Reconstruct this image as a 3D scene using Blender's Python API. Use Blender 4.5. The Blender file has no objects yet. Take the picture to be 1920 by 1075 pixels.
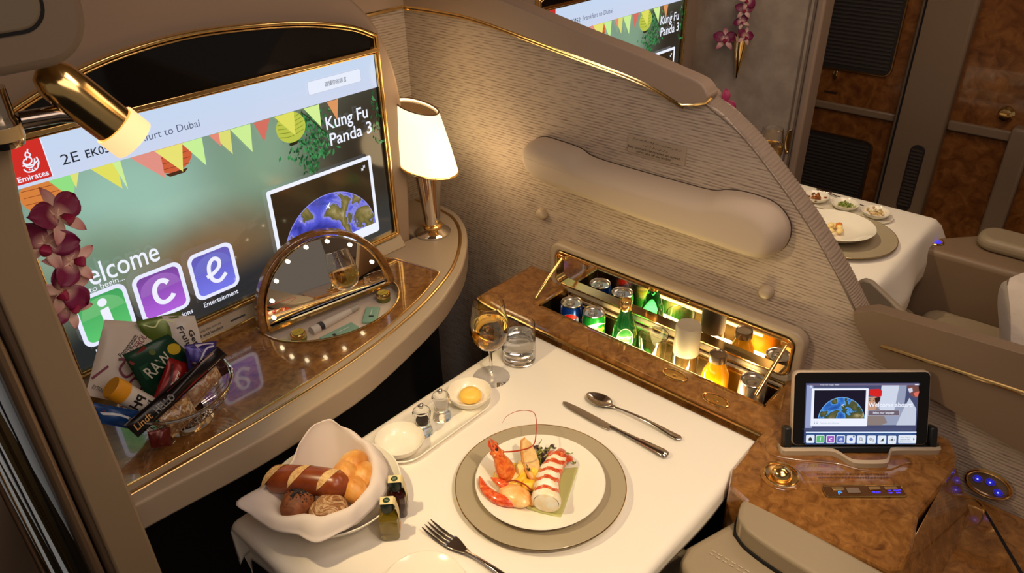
import bpy, bmesh, math, random
from math import sin, cos, pi, radians, sqrt, atan2
from mathutils import Vector, Matrix, Euler
random.seed(7)
COL = bpy.context.scene.collection

# ------------------------------------------------------------------ colours and materials
def lin(c):
    return tuple((v/12.92 if v <= 0.04045 else ((v+0.055)/1.055)**2.4) for v in c)
def rgb(r, g, b):
    return lin((r/255, g/255, b/255)) + (1,)
def new_mat(name):
    m = bpy.data.materials.new(name); m.use_nodes = True
    nt = m.node_tree; b = nt.nodes['Principled BSDF']
    return m, nt, b
def mat(name, col, rough=.5, metal=0, coat=0, trans=0, ior=1.45, emis=None, es=1, spec=None, sss=0, alpha=None, bump=None, vary=None, sheen=0):
    m, nt, b = new_mat(name)
    b.inputs['Base Color'].default_value = col
    b.inputs['Roughness'].default_value = rough
    b.inputs['Metallic'].default_value = metal
    b.inputs['Coat Weight'].default_value = coat
    b.inputs['Coat Roughness'].default_value = .04
    b.inputs['Transmission Weight'].default_value = trans
    b.inputs['IOR'].default_value = ior
    if spec is not None: b.inputs['Specular IOR Level'].default_value = spec
    if sss:
        b.inputs['Subsurface Weight'].default_value = sss
        b.inputs['Subsurface Radius'].default_value = (.01, .006, .003)
        b.inputs['Subsurface Scale'].default_value = 1.0
    if sheen: b.inputs['Sheen Weight'].default_value = sheen
    if emis:
        b.inputs['Emission Color'].default_value = emis
        b.inputs['Emission Strength'].default_value = es
    if vary or bump:
        tc = nt.nodes.new('ShaderNodeTexCoord')
        n = nt.nodes.new('ShaderNodeTexNoise'); n.inputs['Detail'].default_value = 4
        nt.links.new(tc.outputs['Object'], n.inputs['Vector'])
    if vary:   # (scale, colour2)
        n.inputs['Scale'].default_value = vary[0]
        mx = nt.nodes.new('ShaderNodeMix'); mx.data_type = 'RGBA'
        mx.inputs[6].default_value = col; mx.inputs[7].default_value = vary[1]
        rp = nt.nodes.new('ShaderNodeValToRGB'); rp.color_ramp.elements[0].position = .38; rp.color_ramp.elements[1].position = .62
        nt.links.new(n.outputs['Fac'], rp.inputs['Fac']); nt.links.new(rp.outputs['Color'], mx.inputs[0])
        nt.links.new(mx.outputs[2], b.inputs['Base Color'])
    if bump:   # (scale, strength, distance)
        n2 = nt.nodes.new('ShaderNodeTexNoise'); n2.inputs['Scale'].default_value = bump[0]; n2.inputs['Detail'].default_value = 3
        nt.links.new(tc.outputs['Object'], n2.inputs['Vector'])
        bp = nt.nodes.new('ShaderNodeBump'); bp.inputs['Strength'].default_value = bump[1]; bp.inputs['Distance'].default_value = bump[2]
        nt.links.new(n2.outputs['Fac'], bp.inputs['Height']); nt.links.new(bp.outputs['Normal'], b.inputs['Normal'])
    return m
def ramp_mat(name, stops, scale, rough, coat=0, detail=6, dist=1.5, stretch=(1, 1, 1), bump=None, fine=None):
    m, nt, b = new_mat(name)
    tc = nt.nodes.new('ShaderNodeTexCoord'); mp = nt.nodes.new('ShaderNodeMapping'); mp.inputs['Scale'].default_value = stretch
    n = nt.nodes.new('ShaderNodeTexNoise'); n.inputs['Scale'].default_value = scale; n.inputs['Detail'].default_value = detail
    n.inputs['Distortion'].default_value = dist; n.inputs['Roughness'].default_value = .62
    r = nt.nodes.new('ShaderNodeValToRGB')
    while len(r.color_ramp.elements) < len(stops): r.color_ramp.elements.new(.5)
    for e, (p, c) in zip(r.color_ramp.elements, stops): e.position = p; e.color = c
    nt.links.new(tc.outputs['Object'], mp.inputs['Vector']); nt.links.new(mp.outputs['Vector'], n.inputs['Vector'])
    nt.links.new(n.outputs['Fac'], r.inputs['Fac']); nt.links.new(r.outputs['Color'], b.inputs['Base Color'])
    b.inputs['Roughness'].default_value = rough; b.inputs['Coat Weight'].default_value = coat; b.inputs['Coat Roughness'].default_value = .03
    if bump:
        bp = nt.nodes.new('ShaderNodeBump'); bp.inputs['Strength'].default_value = bump[0]; bp.inputs['Distance'].default_value = bump[1]
        nt.links.new(n.outputs['Fac'], bp.inputs['Height']); nt.links.new(bp.outputs['Normal'], b.inputs['Normal'])
    return m
def ribbed(name, c1, c2, per_m, rough=.85):
    """woven textile: fine horizontal ribs, broken into short streaks (ribs run along y, stacked in z)"""
    m, nt, b = new_mat(name)
    N = nt.nodes.new; L = nt.links.new
    tc = N('ShaderNodeTexCoord')
    mp = N('ShaderNodeMapping'); mp.inputs['Scale'].default_value = (30, 30, per_m*1.15); n = N('ShaderNodeTexNoise'); n.inputs['Scale'].default_value = 1; n.inputs['Detail'].default_value = 2.0; n.inputs['Roughness'].default_value = .5
    L(tc.outputs['Object'], mp.inputs['Vector']); L(mp.outputs['Vector'], n.inputs['Vector'])
    mw = N('ShaderNodeMapping'); mw.inputs['Scale'].default_value = (.25, .25, 1)
    w = N('ShaderNodeTexWave'); w.bands_direction = 'Z'; w.inputs['Scale'].default_value = per_m/20*2*pi/2; w.inputs['Distortion'].default_value = 1.2; w.inputs['Detail'].default_value = 2; w.inputs['Detail Scale'].default_value = .6
    L(tc.outputs['Object'], mw.inputs['Vector']); L(mw.outputs['Vector'], w.inputs['Vector'])
    big = N('ShaderNodeTexNoise'); big.inputs['Scale'].default_value = 9; big.inputs['Detail'].default_value = 2; L(tc.outputs['Object'], big.inputs['Vector'])
    a1 = N('ShaderNodeMath'); a1.operation = 'MULTIPLY_ADD'; a1.inputs[1].default_value = .42; L(w.outputs['Fac'], a1.inputs[0])
    a2 = N('ShaderNodeMath'); a2.operation = 'MULTIPLY_ADD'; a2.inputs[1].default_value = 1.15; a2.inputs[2].default_value = -.20; L(n.outputs['Fac'], a2.inputs[0]); L(a2.outputs[0], a1.inputs[2])
    a3 = N('ShaderNodeMath'); a3.operation = 'MULTIPLY_ADD'; a3.inputs[1].default_value = .35; L(big.outputs['Fac'], a3.inputs[0]); 
    a4 = N('ShaderNodeMath'); a4.operation = 'SUBTRACT'; a4.inputs[1].default_value = .17; L(a1.outputs[0], a4.inputs[0]); L(a4.outputs[0], a3.inputs[2])
    r = N('ShaderNodeValToRGB'); r.color_ramp.elements[0].position = .22; r.color_ramp.elements[1].position = .62; r.color_ramp.elements[0].color = c1; r.color_ramp.elements[1].color = c2
    L(a3.outputs[0], r.inputs['Fac']); L(r.outputs['Color'], b.inputs['Base Color'])
    bp = N('ShaderNodeBump'); bp.inputs['Strength'].default_value = .5; bp.inputs['Distance'].default_value = .001
    L(a1.outputs[0], bp.inputs['Height']); L(bp.outputs['Normal'], b.inputs['Normal'])
    b.inputs['Roughness'].default_value = rough
    return m
_e = {}
def em(r, g, b, s=1.0, gloss=True):
    k = (r, g, b, s)
    if k not in _e:
        _e[k] = mat('glow_%d_%d_%d_%g' % (r, g, b, s), (0, 0, 0, 1), rough=.12, emis=rgb(r, g, b), es=s, spec=.35)
    return _e[k]
_p = {}
def paint(r, g, b, rough=.5):
    k = (r, g, b, rough)
    if k not in _p: _p[k] = mat('paint_%d_%d_%d' % (r, g, b), rgb(r, g, b), rough=rough)
    return _p[k]

BURL = ramp_mat('burl_wood', [(.26, rgb(88, 52, 22)), (.42, rgb(124, 80, 38)), (.58, rgb(148, 100, 50)), (.76, rgb(170, 122, 66))], 44, .14, coat=1.0, detail=12, dist=.9)
BURLD = ramp_mat('dark_burl_wood', [(.28, rgb(84, 46, 20)), (.5, rgb(122, 74, 34)), (.72, rgb(150, 98, 50))], 22, .2, coat=.7, detail=10, dist=.8)
GOLD = mat('polished_gold', (1.0, .68, .27, 1), .16, 1)
GOLDD = mat('satin_gold', (.62, .40, .16, 1), .28, 1)
CHROME = mat('polished_chrome', (.82, .78, .74, 1), .07, 1)
STEEL = mat('cutlery_steel', (.72, .66, .60, 1), .13, 1)
CREAM = mat('cream_moulding', rgb(178, 158, 134), .38)
TAUPE = mat('taupe_plastic', rgb(158, 134, 114), .5)
TAUPE2 = mat('dark_taupe_plastic', rgb(118, 100, 84), .5)
LEATHER = mat('taupe_leather', rgb(150, 134, 110), .42, bump=(420, .25, .0006))
LEATHER2 = mat('brown_leather', rgb(128, 106, 84), .42, bump=(420, .25, .0006))
CLOTHW = mat('white_linen', rgb(240, 232, 220), .85, bump=(900, .12, .0004))
CHINA = mat('white_china', rgb(245, 238, 222), .12, coat=.4)
CHARGERM = mat('taupe_china_rim', rgb(172, 158, 132), .2, coat=.3)
BLACKG = mat('black_glass', (.006, .005, .005, 1), .05, spec=.5)
BLACKP = mat('black_plastic', (.012, .012, .012, 1), .35)
DARK = mat('dark_void', (.006, .005, .005, 1), .9)
GLASS = mat('clear_glass', (1, 1, 1, 1), .0, trans=1, ior=1.47)
MILLG = mat('thin_clear_glass', (1, 1, 1, 1), .0, trans=1, ior=1.2)
WATER = mat('still_water', (.98, 1, 1, 1), 0, trans=1, ior=1.33)
WINE = mat('white_wine', (1.0, .62, .13, 1), 0, trans=1, ior=1.34)
MIRROR = mat('mirror_glass', (.9, .86, .8, 1), .0, 1)
GREENG = mat('green_glass', (.02, .32, .08, 1), .03, trans=.85, ior=1.5)
TEXTILE = ribbed('ribbed_wall_textile', rgb(132, 113, 101), rgb(184, 165, 147), 300)
TEXTILE2 = mat('pale_wall_textile', rgb(176, 158, 138), .8, vary=(14, rgb(158, 140, 122)))
CARPET = mat('navy_carpet', rgb(52, 56, 72), .95, vary=(60, rgb(24, 26, 36)))
GREY = mat('switch_grey', rgb(120, 100, 84), .4)

# ------------------------------------------------------------------ mesh builder
class B:
    def __init__(s): s.v = []; s.f = []; s.m = []
    def add(s, vs, fs, m=0):
        o = len(s.v); s.v += [Vector(v) for v in vs]
        for f in fs: s.f.append([i+o for i in f]); s.m.append(m)
        return s
    def box(s, x0, x1, y0, y1, z0, z1, m=0):
        v = [(x, y, z) for x in (x0, x1) for y in (y0, y1) for z in (z0, z1)]
        return s.add(v, [(0,1,3,2), (4,6,7,5), (0,4,5,1), (2,3,7,6), (0,2,6,4), (1,5,7,3)], m)
    def prism(s, pts, a, b, plane='xy', m=0):
        def P3(p, h):
            return {'xy': (p[0], p[1], h), 'xz': (p[0], h, p[1]), 'yz': (h, p[0], p[1])}[plane]
        n = len(pts); v = [P3(p, a) for p in pts]+[P3(p, b) for p in pts]
        return s.add(v, [list(range(n))[::-1], list(range(n, 2*n))]+[(i, (i+1) % n, n+(i+1) % n, n+i) for i in range(n)], m)
    def ring(s, outer, inner, a, b, plane='xy', m=0):
        """frame between two outlines with equal point counts"""
        def P3(p, h):
            return {'xy': (p[0], p[1], h), 'xz': (p[0], h, p[1]), 'yz': (h, p[0], p[1])}[plane]
        n = len(outer); v = [P3(p, h) for h in (a, b) for L in (outer, inner) for p in L]
        fs = []
        for i in range(n):
            j = (i+1) % n
            fs += [(i, j, n+j, n+i), (2*n+i, 3*n+i, 3*n+j, 2*n+j), (i, 2*n+i, 2*n+j, j), (n+i, n+j, 3*n+j, 3*n+i)]
        return s.add(v, fs, m)
    def tube(s, pts, r, seg=10, closed=False, m=0, flat=1.0, up=None):
        pts = [Vector(p) for p in pts]; n = len(pts)
        rs = r if isinstance(r, (list, tuple)) else [r]*n
        vs = []; ref = Vector(up) if up else None
        for i, p in enumerate(pts):
            a = pts[(i-1) % n] if (closed or i > 0) else p; c = pts[(i+1) % n] if (closed or i < n-1) else p
            t = (c-a).normalized()
            if ref is None:
                ref = Vector((0, 0, 1)) if abs(t.z) < .9 else Vector((1, 0, 0))
            x = t.cross(ref)
            if x.length < 1e-6: x = t.cross(Vector((0, 1, .1)))
            x.normalize(); y = x.cross(t).normalized()
            if not up: ref = y
            for k in range(seg):
                q = 2*pi*k/seg; vs.append(p+x*cos(q)*rs[i]+y*sin(q)*rs[i]*flat)
        fs = []
        for i in range(n if closed else n-1):
            j = (i+1) % n
            for k in range(seg):
                l = (k+1) % seg; fs.append((i*seg+k, i*seg+l, j*seg+l, j*seg+k))
        if not closed: fs += [list(range(seg))[::-1], [(n-1)*seg+k for k in range(seg)]]
        return s.add(vs, fs, m)
    def lathe(s, prof, c=(0, 0, 0), seg=40, m=0, M=None, sx=1, sy=1, close=False):
        c = Vector(c); vs = []; idx = []
        for (r, z) in prof:
            if r < 1e-6: idx.append([len(vs)]*seg); vs.append(Vector((0, 0, z)))
            else:
                idx.append([len(vs)+k for k in range(seg)])
                vs += [Vector((r*sx*cos(2*pi*k/seg), r*sy*sin(2*pi*k/seg), z)) for k in range(seg)]
        fs = []; n = len(prof)
        for i in range(n if close else n-1):
            A = idx[i]; C = idx[(i+1) % n]
            for k in range(seg):
                l = (k+1) % seg; q = [A[k], A[l], C[l], C[k]]; u = []
                for t in q:
                    if t not in u: u.append(t)
                if len(u) > 2: fs.append(u)
        if M: vs = [M @ v for v in vs]
        return s.add([v+c for v in vs], fs, m)
    def ball(s, c, r, m=0, seg=20, M=None, rings=12, noise=0, sd=0):
        rx, ry, rz = r if isinstance(r, (list, tuple)) else (r, r, r)
        rnd = random.Random(sd); prof = []
        vs = []; fs = []
        vs.append(Vector((0, 0, rz)))
        for i in range(1, rings):
            for k in range(seg):
                a = pi*i/rings; b = 2*pi*k/seg
                w = 1+noise*(sin(3*b+sd)*sin(2*a+sd*.7)+.6*sin(5*b-sd*1.3+4*a)+.5*rnd.uniform(-1, 1)*.3)
                vs.append(Vector((rx*sin(a)*cos(b)*w, ry*sin(a)*sin(b)*w, rz*cos(a)*w)))
        vs.append(Vector((0, 0, -rz)))
        for k in range(seg):
            fs.append((0, 1+k, 1+(k+1) % seg))
            fs.append((len(vs)-1, 1+(rings-2)*seg+(k+1) % seg, 1+(rings-2)*seg+k))
        for i in range(rings-2):
            for k in range(seg):
                l = (k+1) % seg; fs.append((1+i*seg+k, 1+(i+1)*seg+k, 1+(i+1)*seg+l, 1+i*seg+l))
        if M: vs = [M @ v for v in vs]
        return s.add([v+Vector(c) for v in vs], fs, m)
    def grid(s, fn, nu, nv, m=0, closed=False):
        vs = [fn(i/(nu if closed else nu-1), j/(nv-1)) for j in range(nv) for i in range(nu)]
        fs = []
        for j in range(nv-1):
            for i in range(nu if closed else nu-1):
                k = (i+1) % nu; fs.append((j*nu+i, j*nu+k, (j+1)*nu+k, (j+1)*nu+i))
        return s.add(vs, fs, m)
    def xf(s, M):
        s.v = [M @ v for v in s.v]; return s

def obj(name, b, mats, parent=None, smooth=True, bevel=0, solid=0, sub=0, local=False, angle=40, bseg=2):
    me = bpy.data.meshes.new(name)
    off = Vector((0, 0, 0))
    if parent is not None and not local:
        p = parent
        while p is not None: off += p.location; p = p.parent
    me.from_pydata([v-off for v in b.v], [], b.f)
    mats = mats if isinstance(mats, (list, tuple)) else [mats]
    for m in mats: me.materials.append(m)
    for p, mi in zip(me.polygons, b.m): p.material_index = min(mi, len(mats)-1)
    bm = bmesh.new(); bm.from_mesh(me); bmesh.ops.recalc_face_normals(bm, faces=bm.faces); bm.to_mesh(me); bm.free()
    o = bpy.data.objects.new(name, me); COL.objects.link(o)
    if parent is not None: o.parent = parent
    if smooth:
        for p in me.polygons: p.use_smooth = True
        try: me.set_sharp_from_angle(angle=radians(angle))
        except Exception: pass
    if solid:
        md = o.modifiers.new('solid', 'SOLIDIFY'); md.thickness = solid; md.offset = 0
    if bevel:
        md = o.modifiers.new('bevel', 'BEVEL'); md.width = bevel; md.segments = bseg; md.limit_method = 'ANGLE'; md.angle_limit = radians(35)
        md.harden_normals = False
    if sub:
        md = o.modifiers.new('sub', 'SUBSURF'); md.levels = sub; md.render_levels = sub
    return o
def tag(o, label, cat, group=None):
    o['label'] = label; o['category'] = cat
    if group: o['group'] = group
    return o
def thing(name, label, cat, loc=(0, 0, 0), rz=0, group=None):
    o = bpy.data.objects.new(name, None); COL.objects.link(o); o.location = loc; o.rotation_euler = (0, 0, rz)
    o.empty_display_size = .02
    return tag(o, label, cat, group)
def struct(o):
    o['kind'] = 'structure'; return o
def kids(o): return [c for c in bpy.data.objects if c.parent == o]
def dup(o, loc=None, rz=None, label=None, group=None, parent=None):
    c = o.copy(); COL.objects.link(c)
    if parent is not None: c.parent = parent
    if loc is not None: c.location = loc
    if rz is not None: c.rotation_euler[2] = rz
    if label: c['label'] = label
    if group: c['group'] = group
    for k in kids(o): dup(k, parent=c)
    return c

# outlines
def rr(cx, cy, w, h, r, n=6):
    o = []
    for (sx, sy, a0) in ((1, 1, 0), (-1, 1, 90), (-1, -1, 180), (1, -1, 270)):
        for i in range(n+1):
            a = radians(a0+90*i/n); o.append((cx+sx*(w/2-r)+r*cos(a), cy+sy*(h/2-r)+r*sin(a)))
    return o
def arc(cx, cy, r, a0, a1, n=24, ry=None):
    ry = ry or r
    return [(cx+r*cos(radians(a0+(a1-a0)*i/n)), cy+ry*sin(radians(a0+(a1-a0)*i/n))) for i in range(n+1)]
def smooth_path(pts, n=8, closed=False):
    P = [Vector(p) for p in pts]; out = []; N = len(P)
    for i in range(N if closed else N-1):
        p0 = P[(i-1) % N] if (closed or i > 0) else P[i]*2-P[i+1]; p1 = P[i]; p2 = P[(i+1) % N]; p3 = P[(i+2) % N] if (closed or i < N-2) else p2*2-p1
        for k in range(n):
            t = k/n; out.append(.5*((2*p1)+(p2-p0)*t+(2*p0-5*p1+4*p2-p3)*t*t+(3*p1-p0-3*p2+p3)*t**3))
    if not closed: out.append(P[-1])
    return out
def sp2(pts, n=8, closed=False): return [(p.x, p.y) for p in smooth_path([(a, b, 0) for a, b in pts], n, closed)]
def inset(pts, d):
    """offset a closed 2D outline inwards (positive d) for a counter-clockwise outline"""
    n = len(pts); ar = sum(pts[i][0]*pts[(i+1) % n][1]-pts[(i+1) % n][0]*pts[i][1] for i in range(n)); sg = 1 if ar > 0 else -1
    out = []
    for i in range(n):
        a = Vector(pts[i-1]); p = Vector(pts[i]); c = Vector(pts[(i+1) % n])
        t1 = (p-a); t2 = (c-p)
        if t1.length < 1e-9: t1 = t2
        if t2.length < 1e-9: t2 = t1
        t1.normalize(); t2.normalize()
        n1 = Vector((-t1.y, t1.x)); n2 = Vector((-t2.y, t2.x)); nn = (n1+n2)
        if nn.length < 1e-6: nn = n1
        nn.normalize(); k = max(.4, nn.dot(n1)); q = p+nn*sg*d/k; out.append((q.x, q.y))
    return out

# ------------------------------------------------------------------ flat artwork (screens, labels)
_tc = {}
def text_geo(s, bold=0, shear=0):
    k = (s, bold, shear)
    if k in _tc: return _tc[k]
    cu = bpy.data.curves.new('t', 'FONT'); cu.body = s; cu.size = 1; cu.offset = bold; cu.shear = shear; cu.resolution_u = 3
    o = bpy.data.objects.new('t', cu); COL.objects.link(o)
    dg = bpy.context.evaluated_depsgraph_get(); dg.update()
    me = bpy.data.meshes.new_from_object(o.evaluated_get(dg))
    vs = [(v.co.x, v.co.y) for v in me.vertices]; fs = [list(p.vertices) for p in me.polygons]
    bpy.data.objects.remove(o); bpy.data.curves.remove(cu); bpy.data.meshes.remove(me)
    w = max([v[0] for v in vs]+[0.001]); _tc[k] = (vs, fs, w)
    return _tc[k]
class Art:
    """flat layered drawing on a plane: origin O, axes U (right), V (up); each layer sits a hair in front of the last"""
    def __init__(s, O, U, V, step=.00025):
        s.O = Vector(O); s.U = Vector(U).normalized(); s.V = Vector(V).normalized(); s.N = s.U.cross(s.V).normalized()
        s.b = B(); s.mats = []; s.k = 1; s.step = step
    def mi(s, m):
        if m not in s.mats: s.mats.append(m)
        return s.mats.index(m)
    def p3(s, x, y): return s.O+s.U*x+s.V*y+s.N*(s.k*s.step)
    def poly(s, pts, m, up=True):
        if up: s.k += 1
        s.b.add([s.p3(*p) for p in pts], [list(range(len(pts)))], s.mi(m)); return s
    def rect(s, x0, y0, x1, y1, m, r=0):
        if r: return s.poly(rr((x0+x1)/2, (y0+y1)/2, abs(x1-x0), abs(y1-y0), r), m)
        return s.poly([(x0, y0), (x1, y0), (x1, y1), (x0, y1)], m)
    def disc(s, x, y, r, m, ry=None): return s.poly(arc(x, y, r, 0, 360, 28, ry)[:-1], m)
    def stroke(s, pts, w, m, smooth=0):
        if smooth: pts = sp2(pts, smooth)
        s.k += 1
        n = len(pts); vs = []
        for i, p in enumerate(pts):
            a = Vector(pts[max(i-1, 0)]); c = Vector(pts[min(i+1, n-1)]); t = (c-a)
            if t.length < 1e-9: t = Vector((1, 0))
            t.normalize(); q = Vector((-t.y, t.x))*w/2
            vs += [s.p3(p[0]+q.x, p[1]+q.y), s.p3(p[0]-q.x, p[1]-q.y)]
        s.b.add(vs, [(2*i, 2*i+1, 2*i+3, 2*i+2) for i in range(n-1)], s.mi(m)); return s
    def text(s, t, x, y, h, m, w=None, bold=0, shear=0, rot=0, align='l', mirror=False):
        """h is the letter size; w, if given, stretches the line to that width"""
        vs, fs, tw = text_geo(t, bold, shear); s.k += 1
        sx = h if w is None else w/tw
        ox = {'l': 0, 'c': -tw*sx/2, 'r': -tw*sx}[align]
        c, q = cos(radians(rot)), sin(radians(rot)); out = []
        for (a, b) in vs:
            a2 = a*sx+ox; b2 = b*h
            if mirror: a2 = -a2
            out.append(s.p3(x+a2*c-b2*q, y+a2*q+b2*c))
        s.b.add(out, fs, s.mi(m)); return s
    def done(s, name, parent):
        me = bpy.data.meshes.new(name); off = Vector((0, 0, 0)); p = parent
        while p is not None: off += p.location; p = p.parent
        me.from_pydata([v-off for v in s.b.v], [], s.b.f)
        for m in s.mats: me.materials.append(m)
        for pl, mi in zip(me.polygons, s.b.m): pl.material_index = mi
        o = bpy.data.objects.new(name, me); COL.objects.link(o); o.parent = parent
        return o

# ------------------------------------------------------------------ camera
cam_d = bpy.data.cameras.new('camera'); cam = bpy.data.objects.new('camera', cam_d); COL.objects.link(cam)
f_px = 1417.336; ya, pa, ra = 0.82979297, 0.53415785, -0.02209965
fw = Vector((sin(ya)*cos(pa), cos(ya)*cos(pa), -sin(pa))); rt = Vector((cos(ya), -sin(ya), 0)); up = rt.cross(fw)
rt2 = rt*cos(ra)+up*sin(ra); up2 = -rt*sin(ra)+up*cos(ra)
R3 = Matrix((rt2, up2, -fw)).transposed()
cam.matrix_world = Matrix.Translation((0, 0, 1.70)) @ R3.to_4x4()
cam_d.sensor_width = 36; cam_d.lens = f_px/1920*36; cam_d.clip_start = .02
cam_d.dof.use_dof = False
bpy.context.scene.camera = cam

def cut(o, cb):
    """carve the shape cb out of mesh object o"""
    me = bpy.data.meshes.new('c'); off = o.location.copy(); p = o.parent
    while p is not None: off += p.location; p = p.parent
    me.from_pydata([v-off for v in cb.v], [], cb.f)
    bm = bmesh.new(); bm.from_mesh(me); bmesh.ops.recalc_face_normals(bm, faces=bm.faces); bm.to_mesh(me); bm.free()
    c = bpy.data.objects.new('c', me); COL.objects.link(c); c.parent = o.parent
    keep = [(m.name, m.type) for m in o.modifiers]
    md = o.modifiers.new('b', 'BOOLEAN'); md.object = c; md.operation = 'DIFFERENCE'; md.solver = 'EXACT'
    for m in o.modifiers:
        if m != md: m.show_viewport = False
    dg = bpy.context.evaluated_depsgraph_get(); dg.update()
    nm = bpy.data.meshes.new_from_object(o.evaluated_get(dg)); o.modifiers.remove(md)
    for m in o.modifiers: m.show_viewport = True
    o.data = nm; bpy.data.objects.remove(c); bpy.data.meshes.remove(me)
    for p in nm.polygons: p.use_smooth = False

def S(name, b, m, label, cat='wall', **k):
    o = obj(name, b, m, **k); tag(o, label, cat); return struct(o)

# ================================================================== SETTING
S('floor', B().box(-3, 4.5, -2.5, 4.5, -.05, 0), CARPET, 'dark navy carpet on the cabin floor', 'floor', smooth=False)
S('ceiling', B().box(-3, 4.5, -2.5, 4.5, 2.25, 2.3), mat('ceiling_panel', rgb(150, 132, 110), .7), 'pale ceiling of the cabin', 'ceiling', smooth=False)

# bulkhead around the big screen
hp = [(-.6, 0), (1.15, 0), (1.139, .77)]+sp2([(1.139, .80), (1.151, .97), (1.154, 1.12), (1.14, 1.24), (1.10, 1.345), (1.045, 1.41), (.94, 1.50), (.75, 1.60), (.45, 1.68), (-.6, 1.72)], 5)
bulk = S('wall_front', B().prism(hp, 1.40, 1.50, 'xz'), TAUPE, 'smooth taupe bulkhead with a rounded shoulder around the large screen', bevel=.008)
S('wall_corner', B().box(.95, 1.345, 1.585, 1.66, 0, 1.335), TEXTILE, 'narrow ribbed textile wall behind the lit table lamp', smooth=False)
S('wall_upper', B().box(.5, 1.40, 1.57, 1.70, 1.337, 2.25), TAUPE, 'smooth taupe wall above the gold line behind the lamp', bevel=.004)

# centre partition between the two suites
edge_line = [(1.60, 1.335), (1.45, 1.338), (1.31, 1.333), (1.066, 1.298), (.853, 1.266), (.700, 1.245), (.615, 1.199), (.526, 1.124), (.45, 1.050), (.378, .966), (.325, .894), (.278, .843), (.219, .813), (.14, .794), (.01, .763), (-.20, .745), (-.9, .74)]
el = sp2(edge_line, 5)
S('wall_right', B().prism(el+[(-.9, 0), (1.60, 0)], 1.34, 1.395, 'yz'), TEXTILE, 'ribbed beige textile partition sloping down beside the dining table', smooth=False)
# ribbed roll on the sloping end of the partition
rl = smooth_path([(1.34, .700, 1.245), (1.34, .615, 1.199), (1.34, .526, 1.124), (1.34, .45, 1.050), (1.34, .378, .966), (1.34, .330, .902)], 70)
def roll(u, v):
    i = min(int(v*(len(rl)-1)), len(rl)-1); p = rl[i]; q = rl[min(i+1, len(rl)-1)]; o0 = rl[max(i-1, 0)]
    t = (q-o0).normalized(); n = Vector((0, t.z, -t.y)); n = n if n.z > 0 else -n
    a = pi*u; h = .007*sin(a)+.0009*sin(i*1.25+u*5)*min(1, sin(a)*3)
    return Vector((1.343+.052*(1-cos(a))/2, p.y, p.z))+n*h
S('trim_1', B().grid(roll, 13, len(rl)), mat('ribbed_edge_fabric', rgb(150, 130, 112), .8), 'ribbed fabric roll along the sloping end of the partition', 'trim', angle=80)
S('trim_12', B().tube([Vector((1.3405, p.y, p.z))+Vector((0, .001, -.001)) for p in rl[::10]], .0016, 6), TAUPE2, 'dark piping between the textile and the ribbed roll', 'trim')
# cap rail over the partition
bt = [(1.60, 1.335), (1.45, 1.338), (1.31, 1.333), (1.066, 1.299), (.853, 1.267), (.745, 1.235), (.72, 1.240), (.695, 1.249)]
tp = [(.688, 1.262), (.700, 1.279), (.718, 1.289), (.766, 1.300), (.87, 1.322), (1.0, 1.345), (1.207, 1.385), (1.40, 1.42), (1.60, 1.445)]
S('trim_2', B().prism(sp2(bt[:6], 5)+bt[6:]+sp2(tp, 5), 1.328, 1.372, 'yz'), TAUPE, 'smooth taupe cap rail curving along the top of the partition', 'trim', bevel=.010, bseg=3)
t2 = [(1.60, 1.32), (1.0, 1.28), (.75, 1.235), (.703, 1.233), (.700, 1.250), (.716, 1.262), (.775, 1.284), (.89, 1.309), (1.04, 1.334), (1.26, 1.376), (1.6, 1.43)]
S('trim_3', B().prism(sp2(t2[:3], 5)+sp2(t2[3:], 5), 1.384, 1.408, 'yz'), TAUPE, 'second taupe cap rail on the far side of the partition, beyond a slot', 'trim', bevel=.006, bseg=3)
S('trim_13', B().prism(sp2([(1.60, 1.32), (1.0, 1.28), (.78, 1.24), (.80, 1.262), (1.0, 1.30), (1.6, 1.40)], 3, True), 1.37, 1.386, 'yz'), DARK, 'dark slot between the two cap rails', 'trim', smooth=False)
g = B()
g.tube(smooth_path([(1.331, y, z+.001) for y, z in bt[:6]], 6)+[Vector((1.331, .72, 1.241)), Vector((1.331, .694, 1.250)), Vector((1.333, .684, 1.262))], .0036, 8)
g.tube(smooth_path([(1.337, y, z-.008) for y, z in bt[:6]], 6), .0022, 8)
S('trim_4', g, GOLD, 'polished gold line under the cap rail of the partition', 'trim')
S('trim_5', B().tube([(1.335, 1.578, 1.335), (1.2, 1.575, 1.331), (1.0, 1.575, 1.322)], .0045, 8), GOLD, 'short gold line on the wall behind the table lamp', 'trim')
# leather shell beyond the partition, low part
sh = [(.335, .915), (.30, .934), (.062, .946), (-.3, .952), (-.9, .955)]+[(-.9, .735)]+[(a, b-.004) for a, b in el if a < .33][::-1]
S('trim_6', B().prism(sh, 1.322, 1.352, 'yz'), LEATHER2, 'smooth brown panel above the textile at the right edge, with a gold line', 'trim', bevel=.005)
S('trim_7', B().tube([(1.319, .272, .869), (1.319, .043, .877), (1.319, -.3, .88), (1.319, -.9, .88)], .0038, 8), GOLD, 'gold line across the brown panel at the right edge', 'trim')

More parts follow.
